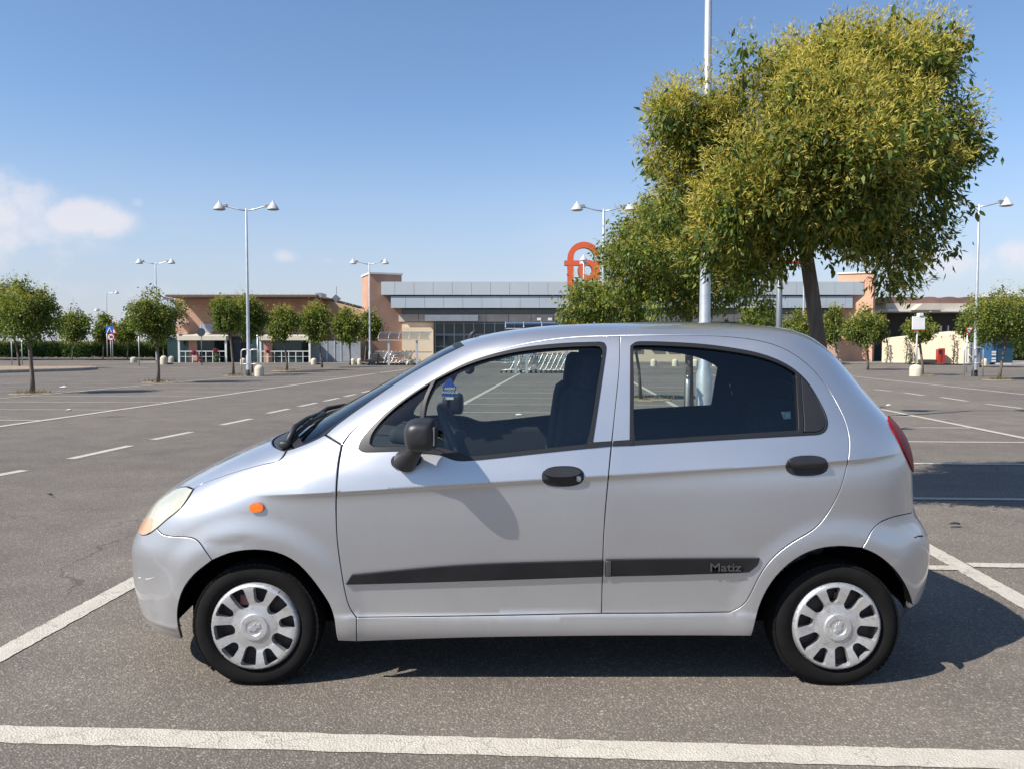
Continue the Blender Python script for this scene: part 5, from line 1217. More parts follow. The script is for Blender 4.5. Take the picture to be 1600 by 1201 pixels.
for s in (-1, 1):
    ym = CY + s * (CY - 3.012)
    root = superell(MB(), (mx, ym, mz), (0.068, 0.076, 0.062), 0.56, 0.72, taper=0.12 * s, flat=0.42, nv=40).build('door_mirror', TRIM, car)
    st = MB().tube([(dpt[0], CY + s * (CY - dpt[1] - 0.01), dpt[2]), (dpt[0] - 0.004, CY + s * (CY - dpt[1] + 0.025), dpt[2] + 0.002), (mx - 0.028, CY + s * (CY - 3.05), mz - 0.055), (mx - 0.008, ym, mz - 0.03)], [0.048, 0.046, 0.030, 0.03], 16).build('mirror_arm', TRIM, root)
    MB().box(mx + 0.030, ym - 0.045, mz - 0.035, mx + 0.0520, ym + 0.045, mz + 0.035, bev=0.003).build('mirror_glass', plain('mirror_glass', (0.7, 0.72, 0.72), 0.03, metal=1.0) if s == -1 else bpy.data.materials['mirror_glass'], root)
    panel('mirror_sail', TRIM, PR[s][0], loop(curve([(640, 700), (681, 700.5), (712, 717)]), curve([(712, 717), (681, 708.5), (640, 706)]), curve([(640, 706), (640, 700)])), gap=0, off=0.006, thick=0.006, side=s)
    ob = panel('mirror_foot', TRIM, root, ellipse(635, 719, 24, 12.5, 22, -0.15), gap=0, off=0.010, thick=0.012, side=s, h=0.012)
# ---- wipers, aerial, washer trim
def on_surf(q, z, off, s):
    P, _ = surf(np.array([dq(q, z)]), off); return tuple(toworld(P, s)[0])
for arm, s0 in ((((0.285, 0.962), (0.235, 0.995), (0.17, 1.025), (0.08, 1.045)), -1), (((0.06, 0.985), (0.11, 1.015), (0.17, 1.03), (0.25, 1.035)), 1)):
    pts = [on_surf(q, z, o_, s0) for (q, z), o_ in zip(arm, (0.012, 0.040, 0.034, 0.022))]
    wp = MB().tube(pts, [0.013, 0.012, 0.009, 0.006], 8).build('wiper', BLACK, car)
    MB().tube([on_surf(max(q - 0.012, 0.01), z + 0.006, 0.012, s0) for q, z in arm], 0.009, 6).build('wiper_blade', BLACK, wp)
    superell(MB(), on_surf(arm[0][0], arm[0][1] - 0.004, 0.008, s0), (0.026, 0.022, 0.02)).build('wiper_pivot', BLACK, wp)
az = PZ(528, CY); ax = PX(731, CY)
an = MB().tube([(ax, CY, az - 0.02), (PX(737, CY), CY, PZ(522.5, CY)), (PX(745.5, CY), CY, PZ(516.5, CY))], [0.012, 0.010, 0.011], 10).build('aerial', BLACK, car)
# ---- cabin
def rbox(name, c, d, mat, rot=0.0, bev=0.05, parent=None, seg=3):
    bm = bmesh.new(); bmesh.ops.create_cube(bm, size=1)
    for v in bm.verts: v.co = Vector((v.co.x * d[0], v.co.y * d[1], v.co.z * d[2]))
    bmesh.ops.bevel(bm, geom=bm.edges[:], offset=bev, segments=seg, affect='EDGES', profile=0.6)
    Mx = Matrix.Translation(c) @ Matrix.Rotation(rot, 4, 'Y'); bm.transform(Mx); bm.verts.index_update()
    V = [v.co[:] for v in bm.verts]; F = [[v.index for v in f.verts] for f in bm.faces]; bm.free()
    return mesh_obj(name, V, F, mat, parent or car, smooth=True)
for s in (-1, 1):
    yc = CY + s * 0.33
    st = rbox('front_seat', (0.06, yc, 0.50), (0.50, 0.48, 0.20), SEATM, -0.08, 0.07)
    rbox('seat_back', (0.275, yc, 0.86), (0.17, 0.46, 0.66), SEATM, 0.14, 0.075, st)
    rbox('head_restraint', (0.335, yc, 1.245), (0.11, 0.29, 0.19), SEATM, 0.15, 0.05, st)
    rbox('restraint_post', (0.325, yc, 1.16), (0.03, 0.14, 0.10), SEATM, 0.15, 0.012, st)
    rbox('seat_base', (0.06, yc, 0.34), (0.45, 0.40, 0.16), INNER, 0, 0.03, st)
bench = rbox('rear_seat', (1.02, CY, 0.52), (0.46, 1.12, 0.20), SEATM, -0.06, 0.06)
rbox('seat_back', (1.30, CY, 0.80), (0.16, 1.14, 0.62), SEATM, 0.22, 0.06, bench)
for y in (-0.3, 0.3): rbox('head_restraint', (1.385, CY + y, 1.135), (0.09, 0.24, 0.12), SEATM, 0.2, 0.035, bench)
rbox('parcel_shelf', (1.47, CY, 0.96), (0.22, 0.9, 0.03), INNER, 0, 0.01)
rbox('dashboard', (-0.62, CY, 0.82), (0.46, 1.24, 0.22), INNER, 0.10, 0.08)
rbox('dash_hood', (-0.50, CY - 0.0, 0.95), (0.14, 0.40, 0.07), INNER, 0.2, 0.03)
rbox('centre_console', (-0.34, CY, 0.55), (0.30, 0.22, 0.5), INNER, 0.2, 0.04)
rbox('steering_column', (-0.335, CY - 0.36, 0.925), (0.13, 0.10, 0.09), plain('column_cream', (0.40, 0.39, 0.32), 0.6), 0.42, 0.03)
sw_ = MB(); cs = Vector((-0.245, CY - 0.33, 0.945)); ax1 = Vector((0, 1, 0)); ax2 = Vector((0.42, 0, 0.91)).normalized() * -1
ax2 = Vector((-0.40, 0, 0.92)).normalized()
sw_.tube([cs + (ax1 * math.cos(a) + ax2 * math.sin(a)) * 0.178 for a in [2 * PI * k / 32 for k in range(33)]], 0.0165, 10, False)
swo = sw_.build('steering_wheel', plain('wheel_rim_grey', (0.075, 0.078, 0.082), 0.55), car)
nrm = ax1.cross(ax2)
MB().tube([cs + ax1 * 0.17, cs + ax1 * 0.04, cs - ax1 * 0.04, cs - ax1 * 0.17], [0.012, 0.03, 0.03, 0.012], 8).tube([cs, cs - ax2 * 0.165], [0.03, 0.012], 8).build('spokes', INNER, swo)
rbox('horn_pad', tuple(cs), (0.05, 0.13, 0.11), INNER, 0.43, 0.02, swo)
rv = rbox('rear_view_mirror', (-0.20, CY - 0.05, 1.27), (0.035, 0.21, 0.06), INNER, 0.1, 0.015)
for s in (-1, 1):
    d_ = rbox('door_card', (0.05, CY + s * 0.655, 0.66), (1.15, 0.07, 0.52), plain('door_card_black', (0.013, 0.013, 0.015), 0.9) if s == -1 else bpy.data.materials['door_card_black'], 0, 0.03)
    rbox('arm_rest', (0.18, CY + s * 0.60, 0.72), (0.45, 0.07, 0.05), INNER, 0, 0.02, d_)
    rbox('lock_pin', (0.20, CY + s * 0.672, 0.955), (0.009, 0.009, 0.05), BLACK, 0, 0.003, d_)
    rbox('rear_door_card', (0.94, CY + s * 0.655, 0.79), (0.66, 0.06, 0.30), INNER, 0, 0.03)
    bp = MB().tube([(0.40, CY + s * 0.63, 0.3), (0.40, CY + s * 0.62, 0.95), (0.42, CY + s * 0.555, 1.22), (0.425, CY + s * 0.50, 1.36)], [0.04, 0.04, 0.035, 0.03], 8).build('b_pillar_trim', INNER, car)
    MB().tube([(0.41, CY + s * 0.62, 0.5), (0.42, CY + s * 0.60, 1.10)], 0.015, 6).build('seat_belt', SEATM, bp)
# air freshener hanging inside (a thing of its own)
FR = plain('freshener_blue', (0.02, 0.075, 0.36), 0.6); fy = 3.62
k = 1250.0 / fy
fr = thing('air_freshener', 'blue tree shaped air freshener with white lettering hanging inside the car windscreen', 'air freshener', (PX(701, fy), fy, PZ(625, fy)))
OL = [(694, 624), (694, 618), (686.5, 619), (689, 613), (686.8, 613), (690, 606), (687.5, 605), (694, 598), (692, 597), (699, 586), (706, 597), (704, 598), (710.5, 605), (708.5, 606), (712, 613), (709, 613), (712, 619), (706, 618), (706, 624)]
MB().prism([(PX(a + 2.5, fy), PZ(b, fy)) for a, b in OL], fy, fy + 0.004).build('card', FR, fr)
MB().box(PX(697, fy), fy - 0.001, PZ(623.8, fy), PX(708.3, fy), fy - 0.0004, PZ(620, fy)).build('white_strip', SWH, fr)
letters('lettering', 'ARBRE\nMAGIQUE', 0.016, PX(702.5, fy), fy - 0.002, PZ(610, fy), SWH, fr, depth=0.0005, bold=0.0003)
MB().tube([(PX(701.5, fy), fy + 0.002, PZ(586.5, fy)), (-0.23, fy + 0.05, 1.25), (-0.20, CY - 0.08, 1.28)], 0.0012, 4).build('string', SWH, fr)
# sticker on the rear side window
D, Fc = triangulate(densify([cast(*p) for p in ((1221.5, 642), (1236.5, 641), (1237, 652.5), (1226, 653.5))], 0.01), (), 0.02); P, Nn = surf(D, -0.010)
mesh_obj('window_sticker', toworld(P, -1), Fc.tolist(), plain('sticker', (0.35, 0.50, 0.48), 0.6, var=0.5, scale=90), PR[-1][1])
# ------------------------------------------------------------------ trees and plants
def fast_quads(name, V, nq, mat, parent=None):   # V: (nq*4, 3) quads
    me = bpy.data.meshes.new(name); n = len(V)
    if parent is not None: V = V - np.array(rootloc(parent))
    me.vertices.add(n); me.vertices.foreach_set('co', V.astype(np.float32).ravel())
    me.loops.add(n); me.loops.foreach_set('vertex_index', np.arange(n, dtype=np.int32))
    me.polygons.add(nq); me.polygons.foreach_set('loop_start', np.arange(0, n, 4, dtype=np.int32))
    me.update(calc_edges=True); me.materials.append(mat)
    o = bpy.data.objects.new(name, me); C.objects.link(o)
    if parent is not None: o.parent = parent
    return o
def leaf_quads(P, Dn, L, Wd, rs, fold=0.25):     # leaf at P, pointing along Dn, length L, width Wd
    n = len(P); Dn = Dn / np.linalg.norm(Dn, axis=1, keepdims=True)
    r = rs.normal(size=(n, 3)); s = np.cross(Dn, r); s /= np.linalg.norm(s, axis=1, keepdims=True) + 1e-9
    up = np.cross(s, Dn)
    L = L[:, None]; Wd = Wd[:, None]
    a = P; b = P + Dn * L * 0.42 + s * Wd * 0.5 + up * Wd * fold; c = P + Dn * L; d = P + Dn * L * 0.42 - s * Wd * 0.5 + up * Wd * fold
    return np.stack([a, b, c, d], 1).reshape(-1, 3)
def leaf_mat(name, cols, rough=0.45, trans=0.35):
    m = Mat(name); g = m.n('ShaderNodeNewGeometry'); f = g.outputs['Random Per Island']
    col = m.ramp(f, [(i / max(1, len(cols) - 1), c) for i, c in enumerate(cols)])
    col = m.mix(1.0, col, m.ramp(m.noise(1.6, 4, 0.6, m.obj()), [(0.3, (0.78, 0.80, 0.80)), (0.7, (1.2, 1.18, 1.1))]), 'MULTIPLY')
    m.set(Base_Color=col, Roughness=rough, Specular_IOR_Level=0.22)
    t = m.n('ShaderNodeBsdfTranslucent'); m.l(m.mix(1.0, col, (1.25, 1.3, 0.6), 'MULTIPLY'), t.inputs[0])
    mx = m.n('ShaderNodeMixShader'); mx.inputs[0].default_value = trans; m.l(m.b.outputs[0], mx.inputs[1]); m.l(t.outputs[0], mx.inputs[2]); m.l(mx.outputs[0], m.out.inputs[0])
    return m.m
LEAF = leaf_mat('privet_leaf', [(0.048, 0.082, 0.020), (0.072, 0.114, 0.028), (0.105, 0.150, 0.038), (0.15, 0.195, 0.052)], 0.5, 0.38)
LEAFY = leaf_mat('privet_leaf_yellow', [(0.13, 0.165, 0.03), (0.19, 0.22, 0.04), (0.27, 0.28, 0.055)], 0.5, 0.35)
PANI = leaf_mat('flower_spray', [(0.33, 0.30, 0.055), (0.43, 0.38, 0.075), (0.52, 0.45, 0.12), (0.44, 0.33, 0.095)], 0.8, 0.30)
m = Mat('bark'); p = m.obj(); mpn = m.n('ShaderNodeMapping'); mpn.inputs['Scale'].default_value = (22, 22, 3); m.l(p, mpn.inputs[0])
f = m.noise(1.0, 8, 0.7, mpn.outputs[0]); m.set(Base_Color=m.ramp(f, [(0.3, (0.070, 0.056, 0.045)), (0.55, (0.135, 0.112, 0.09)), (0.8, (0.22, 0.19, 0.155))]), Roughness=0.95); m.bump(f, 0.7, 0.02); BARK = m.m
def trunk_mb(mb, X, Y, pts, r0, r1, n=10):
    m_ = len(pts); mb.tube([(X + a, Y + b, c) for a, b, c in pts], [(r0 * 1.25 if i == 0 else r0 + (r1 - r0) * i / (m_ - 1)) for i in range(m_)], n)
def crown(rs, lobes, nleaf, L, W, npan, panL, hang=0.7, ncl=60, crad=0.4):
    """lobes: (x, y, z, rx, ry, rz); returns the leaf quads (dark), (yellow) and spray quads"""
    lobes = np.array(lobes); vol = (lobes[:, 3] * lobes[:, 4] * lobes[:, 5]) ** (2 / 3); pr = vol / vol.sum()
    nc = ncl; kc = rs.choice(len(lobes), nc, p=pr); uc = rs.normal(size=(nc, 3)); uc /= np.linalg.norm(uc, axis=1, keepdims=True)
    CC = lobes[kc, :3] + uc * lobes[kc, 3:] * (rs.uniform(0.35, 1, nc) ** (1 / 3))[:, None]; CS = rs.uniform(0.7, 1.3, nc); mid_ = (lobes[:, :3] * pr[:, None]).sum(0)
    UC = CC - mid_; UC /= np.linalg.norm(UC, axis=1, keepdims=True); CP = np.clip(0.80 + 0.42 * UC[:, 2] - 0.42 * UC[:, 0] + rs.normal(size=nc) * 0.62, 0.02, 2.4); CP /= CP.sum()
    def clump(n, rad, w=None, up=0.0):
        k = rs.choice(nc, n, p=w); g = rs.normal(size=(n, 3)); g /= np.linalg.norm(g, axis=1, keepdims=True); g[:, 2] += up
        u = UC[k] * 0.8 + g; u /= np.linalg.norm(u, axis=1, keepdims=True)
        return CC[k] + g * (rs.uniform(0.1, 1, n) ** (1 / 2.2) * CS[k] * rad)[:, None], u
    def pts(n, rmin, upbias=0.0):
        k = rs.choice(len(lobes), n, p=pr); u = rs.normal(size=(n, 3)); u[:, 2] += upbias; u /= np.linalg.norm(u, axis=1, keepdims=True)
        r = rs.uniform(rmin ** 3, 1, n) ** (1 / 3) * (1 + 0.10 * rs.normal(size=n)); lb = lobes[k]
        return lb[:, :3] + u * lb[:, 3:] * r[:, None], u
    # twigs: leaves come in little bunches
    NB = 8; nb = nleaf // NB; B, u = clump(nb, crad)
    P = np.repeat(B, NB, 0) + rs.normal(size=(nb * NB, 3)) * L * 0.95; uu = np.repeat(u, NB, 0)
    D = uu * 0.55 + rs.normal(size=(nb * NB, 3)) * 0.55; D[:, 2] -= hang
    sz = rs.uniform(0.7, 1.25, nb * NB)
    Q = leaf_quads(P, D, L * sz, W * sz, rs)
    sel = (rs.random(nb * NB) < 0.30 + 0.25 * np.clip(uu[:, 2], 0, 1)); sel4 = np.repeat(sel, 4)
    # sprays: bushy little cones of thin florets at the outside, mostly on top
    ns = npan // 16
    if ns > 0:
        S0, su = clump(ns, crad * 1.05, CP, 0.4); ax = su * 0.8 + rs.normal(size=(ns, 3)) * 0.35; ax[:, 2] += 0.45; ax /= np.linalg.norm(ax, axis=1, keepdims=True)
        t = rs.random((ns, 16)); ang = rs.normal(size=(ns, 16, 3))
        P2 = S0[:, None] + su[:, None] * L * 0.4 + ax[:, None] * t[..., None] * panL + ang * (1.1 - t[..., None]) * panL * 0.20
        D2 = ax[:, None] * 0.7 + ang * 0.7
        P2 = P2.reshape(-1, 3); D2 = D2.reshape(-1, 3); s2 = rs.uniform(0.6, 1.2, len(P2))
        Q2 = leaf_quads(P2, D2, panL * 0.34 * s2, panL * 0.060 * s2, rs, 0.1)
    else: Q2 = np.zeros((0, 3))
    return Q[~sel4], Q[sel4], Q2
def tree(name, label, X, Y, lobes, nleaf, L, W, npan, panL, trunk, r0, r1, seed, limbs=(), group=None, ncl=60, crad=0.4):
    rs = np.random.RandomState(seed); t = thing('ornamental_tree', label, 'tree', (X, Y, 0), group)
    mb = MB(); trunk_mb(mb, X, Y, trunk, r0, r1); tr = mb.build('trunk', BARK, t)
    mb = MB()
    for l in limbs: mb.tube([(X + a, Y + b, c) for a, b, c in l[0]], l[1], 6)
    if limbs: mb.build('limbs', BARK, tr)
    Ld = [(X + a, Y + b, c, d, e, f) for a, b, c, d, e, f in lobes]
    q1, q2, q3 = crown(rs, Ld, nleaf, L, W, npan, panL, ncl=ncl, crad=crad)
    cr = fast_quads('crown', q1, len(q1) // 4, LEAF, t); cr['kind'] = 'stuff'
    c2 = fast_quads('young_leaves', q2, len(q2) // 4, LEAFY, cr); c2['kind'] = 'stuff'
    if len(q3): c3 = fast_quads('flower_sprays', q3, len(q3) // 4, PANI, cr); c3['kind'] = 'stuff'
    return t
def round_lobes(rs, cz, R, Rz, n=16, spread=0.62, sx=0.0):
    out = [(sx, 0, cz, R * 0.66, R * 0.66, Rz * 0.66)]
    for i in range(n):
        u = rs.normal(size=3); u /= np.linalg.norm(u); k = rs.uniform(0.28, 0.44)
        out.append((sx + u[0] * R * spread, u[1] * R * spread, cz + u[2] * Rz * spread, R * k, R * k, Rz * k))
    return out
def far_tree(label, pxc, pyb, px0, px1, py0, py1, seed, n=2400, pan=900, pxt=None, group='round crowned car park trees', Y=None, lean=0.0):
    rs = np.random.RandomState(seed); Y = Y or depth(pyb); X = PX(pxc, Y)
    z0, z1 = PZ(py1, Y), PZ(py0, Y); R = (px1 - px0) / FPX * Y / 2; cz = (z0 + z1) / 2; Rz = (z1 - z0) / 2 * 0.88; R *= 0.88; sx = PX((px0 + px1) / 2, Y) - X
    lb = round_lobes(rs, cz, R, Rz, 22, 0.60, sx)
    lb += [(sx + rs.uniform(-.5, .5) * R, rs.uniform(-.3, .3) * R, z1 - Rz * 0.05, R * .13, R * .13, Rz * .22) for _ in range(3)]
    tr = [(0, 0, -0.02), (sx * 0.15 + 0.02, 0, 0.5), (sx * 0.55 + rs.normal() * 0.03, 0.02, z0), (sx, 0, cz)]
    lim = [([(sx * 0.6, 0, z0 + 0.05), (sx + R * 0.4 * math.cos(a), R * 0.4 * math.sin(a), cz)], [0.035, 0.012]) for a in (0.3, 2.2, 4.0)]
    Lf = max(0.075, 0.0030 * Y)
    return tree('ornamental_tree', label, X, Y, lb, int(n * 2.8), Lf, Lf * 0.60, int(pan * 4.5), Lf * 1.9, tr, 0.062, 0.045, seed, lim, group, ncl=70, crad=R * 0.30)
# the big tree behind the car
BX, BY = 2.55, 6.55
def L_(px, py, rx, rz, dy=0.0, k=None):
    px = px - max(0, px - 1390) * 0.16; py = py + max(0, 130 - py) * 0.25 * (px < 1330)
    Yd = BY + dy; rr = rx / FPX * Yd; return (PX(px, Yd) - BX, dy, PZ(py, Yd), rr, k or rr, rz / FPX * Yd)
big = [L_(1285, 250, 165, 130, 0.0, 1.0), L_(1130, 270, 85, 95, 0.1), L_(1110, 370, 62, 70, 0.15), L_(1170, 410, 62, 55, 0.1), L_(1100, 205, 60, 55, 0.0), L_(1175, 160, 75, 55, 0.1), L_(1260, 115, 85, 55, 0.0), L_(1350, 105, 80, 55, -0.1), L_(1430, 120, 75, 55, 0.1),
       L_(1470, 190, 62, 70, 0.0), L_(1485, 260, 50, 60, 0.1), L_(1425, 300, 75, 70, -0.1), L_(1370, 355, 62, 50, 0.0), L_(1430, 375, 38, 45, 0.1), L_(1405, 400, 22, 36, -0.2), L_(1330, 365, 50, 40, -0.3), L_(1220, 370, 60, 50, -0.2),
       L_(1200, 250, 90, 90, -0.6), L_(1310, 220, 95, 85, -0.8), L_(1400, 230, 80, 75, -0.6), L_(1250, 310, 75, 60, -0.6), L_(1150, 330, 60, 60, -0.5), L_(1330, 300, 75, 60, -0.7), L_(1280, 160, 85, 50, -0.6), L_(1380, 160, 75, 50, -0.5),
       L_(1250, 240, 120, 110, 0.8), L_(1370, 240, 110, 110, 0.8), L_(1200, 330, 70, 60, 0.6), L_(1310, 140, 100, 60, 0.6),
       L_(1055, 185, 40, 18, -0.1), L_(1045, 245, 30, 30, 0.0), L_(1065, 290, 34, 40, 0.0), L_(1158, 82, 12, 18, 0.0), L_(1385, 25, 15, 26, 0.0), L_(1400, 50, 20, 24, 0.05), L_(1480, 66, 28, 16, 0.0), L_(1450, 85, 40, 30, 0.0), L_(1520, 215, 26, 26, 0.0), L_(1510, 310, 26, 24, 0.0),
       L_(1400, 432, 15, 20, -0.2), L_(1315, 405, 30, 16, -0.2), L_(1290, 400, 22, 14, -0.1)]
trk = [(0.06, 0, -0.03), (0.02, 0, 0.5), (PX(1283, BY) - BX, 0, 1.25), (PX(1266, BY) - BX, 0, PZ(450, BY)), (PX(1257, BY) - BX, 0, PZ(395, BY)), (PX(1252, BY) - BX, 0.02, PZ(340, BY))]
lim = []
j = (PX(1254, BY) - BX, 0.01, PZ(372, BY))
for px, py, dy in ((1130, 290, 0.2), (1190, 190, -0.4), (1280, 150, 0.1), (1370, 180, -0.3), (1440, 240, 0.3), (1390, 320, -0.2), (1110, 350, 0.1), (1300, 220, 0.6)):
    e = (PX(px, BY) - BX, dy, PZ(py, BY)); mid = tuple((a + b) / 2 + (0.08 if i == 2 else 0) for i, (a, b) in enumerate(zip(j, e))); lim.append(([j, mid, e], [0.045, 0.028, 0.010]))
bt = tree('ornamental_tree', 'big leafy tree with yellowish flower sprays standing right behind the silver car', BX, BY, [(a, b, c, d * .66, e * .70, f * .62) for a, b, c, d, e, f in big], 70000, 0.066, 0.024, 150000, 0.14, trk, 0.070, 0.048, 11, lim, ncl=380, crad=0.15)
# the loose leaves that hang clear below the crown, each a leaf of its own
rl = random.Random(3); lm = None
sprigs = (((1372, 100), (1390, 6), 26), ((1165, 130), (1153, 62), 18), ((1090, 185), (1010, 206), 26), ((1080, 240), (1020, 262), 18), ((1430, 110), (1512, 62), 24), ((1490, 225), (1553, 234), 22), ((1378, 370), (1402, 456), 30),
          ((1400, 360), (1432, 425), 18), ((1280, 350), (1300, 424), 22), ((1310, 360), (1334, 412), 20), ((1480, 290), (1526, 334), 16), ((1360, 340), (1385, 420), 18), ((1090, 330), (1048, 300), 12))
tw = MB()
for (p0, p1, k) in sprigs:
    yd = BY + rl.uniform(-0.35, 0.1); A = Vector((PX(p0[0], yd), yd + 0.15, PZ(p0[1], yd))); B_ = Vector((PX(p1[0], yd), yd, PZ(p1[1], yd)))
    mid = (A + B_) / 2 + Vector((0, 0, 0.05)); tw.tube([A, mid, B_], [0.010, 0.006, 0.002], 5)
    for i in range(k):
        t = (i + 0.5) / k; c = A.lerp(mid, t * 2) if t < 0.5 else mid.lerp(B_, t * 2 - 1)
        if lm is None:
            l_ = 0.085; V = [(0, 0, 0), (0.013, 0.004, -l_ * .22), (0.017, 0.006, -l_ * .5), (0.010, 0.004, -l_ * .8), (0, -0.003, -l_), (-0.010, 0.004, -l_ * .8), (-0.017, 0.006, -l_ * .5), (-0.013, 0.004, -l_ * .22), (0, 0, -l_ * .5)]
            lm = bpy.data.meshes.new('leaf'); lm.from_pydata(V, [], [(q, (q + 1) % 8, 8) for q in range(8)]); lm.materials.append(LEAF)
        o = bpy.data.objects.new('leaf', lm); C.objects.link(o); o.parent = bt; o.location = c - Vector((BX, BY, 0)) + Vector((rl.gauss(0, .012), rl.gauss(0, .012), rl.gauss(0, .01)))
        o.rotation_euler = (rl.uniform(-0.9, 0.9), rl.uniform(-0.9, 0.9), rl.uniform(0, 6.28)); sc_ = rl.uniform(0.7, 1.15); o.scale = (sc_, sc_, sc_)
o = tw.build('twigs', BARK, bt); o['kind'] = 'stuff'
# second and third trees down the median
T2X, T2Y = PX(1077, 16.2), 16.2
def L2(px, py, rx, rz, dy=0.0):
    Yd = T2Y + dy; rr = rx / FPX * Yd; return (PX(px, Yd) - T2X, dy, PZ(py, Yd), rr, rr, rz / FPX * Yd)
lb = [L2(1065, 400, 95, 75), L2(1010, 345, 50, 45), L2(1060, 330, 60, 45), L2(1000, 410, 60, 60), L2(1130, 420, 75, 60), L2(1170, 440, 45, 45), L2(985, 460, 45, 38), L2(1040, 460, 60, 38, -.5), L2(1120, 360, 70, 55), L2(1100, 440, 60, 45, -.7), L2(1190, 470, 25, 22), L2(970, 395, 28, 35), L2(1035, 385, 60, 60, -1.0), L2(1100, 380, 60, 60, -0.9), L2(1060, 400, 80, 70, 0.9), L2(1000, 310, 30, 18)]
tree('ornamental_tree', 'second large bushy tree with dark straight trunk, behind and left of the big tree', T2X, T2Y, [(a, b, c, d * .90, e * .90, f * .90) for a, b, c, d, e, f in lb], 27000, 0.095, 0.04, 24000, 0.17,
     [(0, 0, -0.02), (0, 0, 1.0), (-0.02, 0, 1.9), (-0.05, 0, 2.7)], 0.085, 0.07, 21, [([(-.03, 0, 1.9), (-0.6, .2, 2.7)], [.05, .02]), ([(-.03, 0, 2.1), (0.7, -.2, 2.8)], [.05, .02])], ncl=200, crad=0.24)
T3X, T3Y = PX(1002, 20.6), 20.6
def L3(px, py, rx, rz, dy=0.0):
    Yd = T3Y + dy; rr = rx / FPX * Yd; return (PX(px, Yd) - T3X, dy, PZ(py, Yd), rr, rr, rz / FPX * Yd)
lb = [L3(945, 480, 52, 32), L3(905, 480, 28, 25), L3(925, 462, 35, 22), L3(965, 470, 40, 32, -.3), L3(900, 495, 22, 14), L3(940, 495, 40, 18, .2), L3(985, 480, 25, 28)]
tree('ornamental_tree', 'low young yellow green tree with thin leaning stem, left of the second bushy tree', T3X, T3Y, [(a, b, c, d * .85, e * .85, f * .85) for a, b, c, d, e, f in lb], 6000, 0.11, 0.05, 5200, 0.17,
     [(0, 0, -0.02), (-0.06, 0, 0.8), (-0.2, 0, 1.6), (-0.6, 0, 2.2)], 0.04, 0.03, 31, [([(-.1, 0, 1.3), (0.1, .1, 2.0)], [.02, .01])], ncl=60, crad=0.25)
# the row on the left
ROWG = 'round crowned car park trees'
far_tree('nearest round tree at the left edge with a thin straight trunk', 49, 615, -12, 97, 440, 534, 101, n=4200, pan=1500)
far_tree('lone round tree with a thin trunk before the left street lamps', 246, 598, 201, 291, 460, 534, 102, n=3600, pan=900)
far_tree('left one of two joined round trees in front of the left veranda, trunk leaning', 364, 586.5, 330, 385, 455, 530, 103, n=2600, pan=800)
far_tree('right one of two joined round trees, trunk hidden by the tall lamp', 393, 582, 358, 420, 460, 532, 104, n=2600, pan=800)
far_tree('round tree with staked trunk before the right veranda, third along the left row', 448, 579, 417, 469, 481, 534, 105, n=2200, pan=900)
far_tree('round tree at the right end of the right veranda, fourth along the left row', 503, 574.5, 468, 522, 477, 537, 106, n=2200, pan=800)
far_tree('round tree with a leaning trunk before the grey mesh fence', 547, 570.5, 520, 566, 485, 538, 107, n=1800, pan=500)
far_tree('last round tree of the left row, against the brown tower beside the lamp', 569, 568.5, 556, 596, 490, 532, 108, n=1500, pan=300)
far_tree('round tree with a leaning trunk on the soil island at the left edge', 30, 576, -30, 64, 446, 533, 109, n=2400, pan=500)
far_tree('dark far round tree between the left edge trees and crossing sign', 112, 563, 82, 148, 486, 532, 110, n=1800, pan=350)
far_tree('dark far round tree directly behind the crossing sign', 160, 563, 147, 181, 497, 536, 111, n=1300, pan=250)
far_tree('dark far round tree just left of the lone thin trunked tree', 198, 563, 181, 224, 498, 533, 112, n=1300, pan=300)
far_tree('far tree half hidden behind the lone thin trunked tree', 255, 563, 232, 278, 490, 536, 115, n=1000, pan=200)
far_tree('far tree at the extreme left edge beyond the soil island', -12, 563, -60, 40, 470, 536, 116, n=1500, pan=250)
# trees on the right
far_tree('round tree with a slender trunk in front of the orange tower', 1357, 578, 1318, 1391, 487, 541, 121, n=3000, pan=1100)
far_tree('small tree with a thin trunk right behind the white board sign', 1442, 586, 1412, 1462, 497, 536, 122, n=1500, pan=500)
far_tree('round tree nearest the right edge, trunk in front of the blue kiosk', 1562, 593.5, 1512, 1640, 459, 540, 123, n=4800, pan=1600)
far_tree('round tree beyond the give way sign, left of the right edge tree', 1533, 574, 1488, 1560, 470, 537, 124, n=2800, pan=700)
far_tree('low round tree between the big tree trunk and the orange tower', 1311, 568, 1281, 1321, 486, 538, 125, n=1700, pan=500)
far_tree('low round tree just right of the grey sign post, behind the car roof', 1245, 570, 1222, 1285, 484, 545, 126, n=2000, pan=700)
far_tree('low yellow green tree left of the grey sign post, behind the car roof', 1185, 572, 1150, 1222, 475, 545, 127, n=2200, pan=900)
far_tree('tree at the far right edge beyond the blue kiosk', 1625, 575, 1590, 1680, 480, 540, 128, n=1500, pan=300)
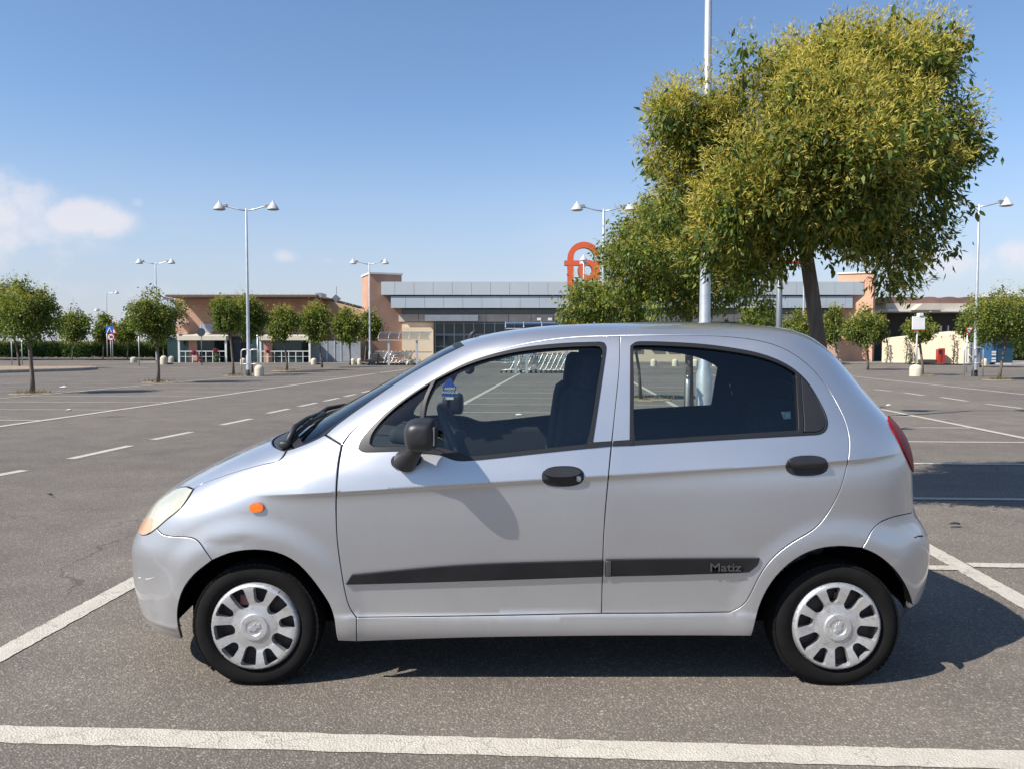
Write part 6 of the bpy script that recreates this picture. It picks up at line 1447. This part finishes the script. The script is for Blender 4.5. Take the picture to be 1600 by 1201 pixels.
# corn field and hedge
CORN = leaf_mat('corn_leaf', [(0.040, 0.090, 0.022), (0.060, 0.115, 0.030), (0.095, 0.15, 0.045)], 0.6, 0.3)
CORNT = leaf_mat('corn_tassel', [(0.26, 0.22, 0.09), (0.34, 0.29, 0.13)], 0.8, 0.2)
rs = np.random.RandomState(77)
def corn(x0, x1, Y, n, h):
    ys = Y + rs.exponential(3.5, n); X = rs.uniform(x0, x1, n); k = 5
    P = np.stack([np.repeat(X, k), np.repeat(ys, k), rs.uniform(0.1, 0.9, n * k) * h], 1); D = rs.normal(size=(n * k, 3)) * np.array([1, 1, 0.2]); D[:, 2] += 0.9
    Q = leaf_quads(P, D, rs.uniform(.5, .9, n * k), rs.uniform(.08, .13, n * k), rs)
    o = fast_quads('corn_field', Q, n * k, CORN); tag(o, 'tall green corn crop along the edge of the car park at the left', 'corn field', kind='stuff')
    P = np.stack([X, ys, rs.uniform(0.9, 1.1, n) * h], 1); D = rs.normal(size=(n, 3)) * 0.3; D[:, 2] += 1
    q = fast_quads('tassels', leaf_quads(P, D, rs.uniform(.2, .45, n), rs.uniform(.05, .12, n), rs), n, CORNT, o); q['kind'] = 'stuff'
corn(-75, -33.5, 80, 5200, 1.55)
def hedge(label, x0, x1, Y, h, n, seed):
    r = np.random.RandomState(seed); P = np.stack([r.uniform(x0, x1, n), Y + r.uniform(0, 1.6, n), r.uniform(0.05, 1, n) ** 0.7 * h * (1 + 0.15 * np.sin(r.uniform(0, 9, n)))], 1)
    o = fast_quads('hedge', leaf_quads(P, r.normal(size=(n, 3)), r.uniform(.15, .3, n), r.uniform(.08, .15, n), r), n, LEAF); tag(o, label, 'hedge')
hedge('dark overgrown hedge behind the blue kiosk at the right edge', PX(1575, 64), PX(1700, 64), 64.0, 3.2, 5000, 5)
def thin_plant(label, px, h, seed):
    r = np.random.RandomState(seed); Y = YW(px) - 0.35; X = PX(px, Y); t = thing('climbing_plant', label, 'plant', (X, Y, 0.1), 'thin plants along the cream ramp wall')
    MB().tube([(X, Y, 0.1), (X + 0.1, Y, h * .6), (X - 0.05, Y, h)], 0.04, 5).build('stem', BARK, t)
    n = 75; P = np.stack([X + r.normal(size=n) * 0.07, Y + r.normal(size=n) * 0.06, r.uniform(0.15, h, n)], 1)
    c = fast_quads('foliage', leaf_quads(P, r.normal(size=(n, 3)), r.uniform(.10, .2, n), r.uniform(.05, .09, n), r), n, LEAF, t); c['kind'] = 'stuff'
thin_plant('dark climbing plant on the cream wall beside the orange tower', 1386, 1.9, 1); thin_plant('tall dark climbing plant left of the white board sign', 1416, 2.1, 2)
thin_plant('short dark plant close left of the white board post', 1424, 1.3, 3); thin_plant('hooked thin plant right of the red cabinet', 1490, 2.2, 4)
# dry weeds round the tree feet
WEED = leaf_mat('dry_weed', [(0.16, 0.13, 0.06), (0.12, 0.12, 0.04), (0.22, 0.18, 0.09)], 0.9, 0.2)
soilbeds = [(T3X, T3Y, 0.75), (PX(246, 30.4), 30.4, 0.6), (PX(49, 23.1), 23.1, 0.55), (PX(364, 37.6), 37.6, 0.5), (PX(448, 45), 45, 0.8), (T2X, T2Y, 0.7), (PX(1562, 32.6), 32.6, 0.6), (PX(1442, 38), 38, 0.6)]
for i, (x, y, r) in enumerate(soilbeds):
    pts = [(x + r * math.cos(a) * rnd.uniform(.85, 1.15), y + r * math.sin(a) * rnd.uniform(.85, 1.15)) for a in [2 * PI * k / 14 for k in range(14)]]
    slab('soil_bed', pts, 0.018, DIRT)
    n = 160; P = np.stack([x + rs.normal(size=n) * r * .45, y + rs.normal(size=n) * r * .45, np.full(n, 0.01)], 1); D = rs.normal(size=(n, 3)) * .5; D[:, 2] = 1
    q = fast_quads('dry_grass', leaf_quads(P, D, rs.uniform(.05, .2, n), rs.uniform(.008, .02, n), rs), n, WEED); tag(q, 'dry grass tufts round the foot of a car park tree', 'grass', 'dry grass at tree feet', 'stuff')
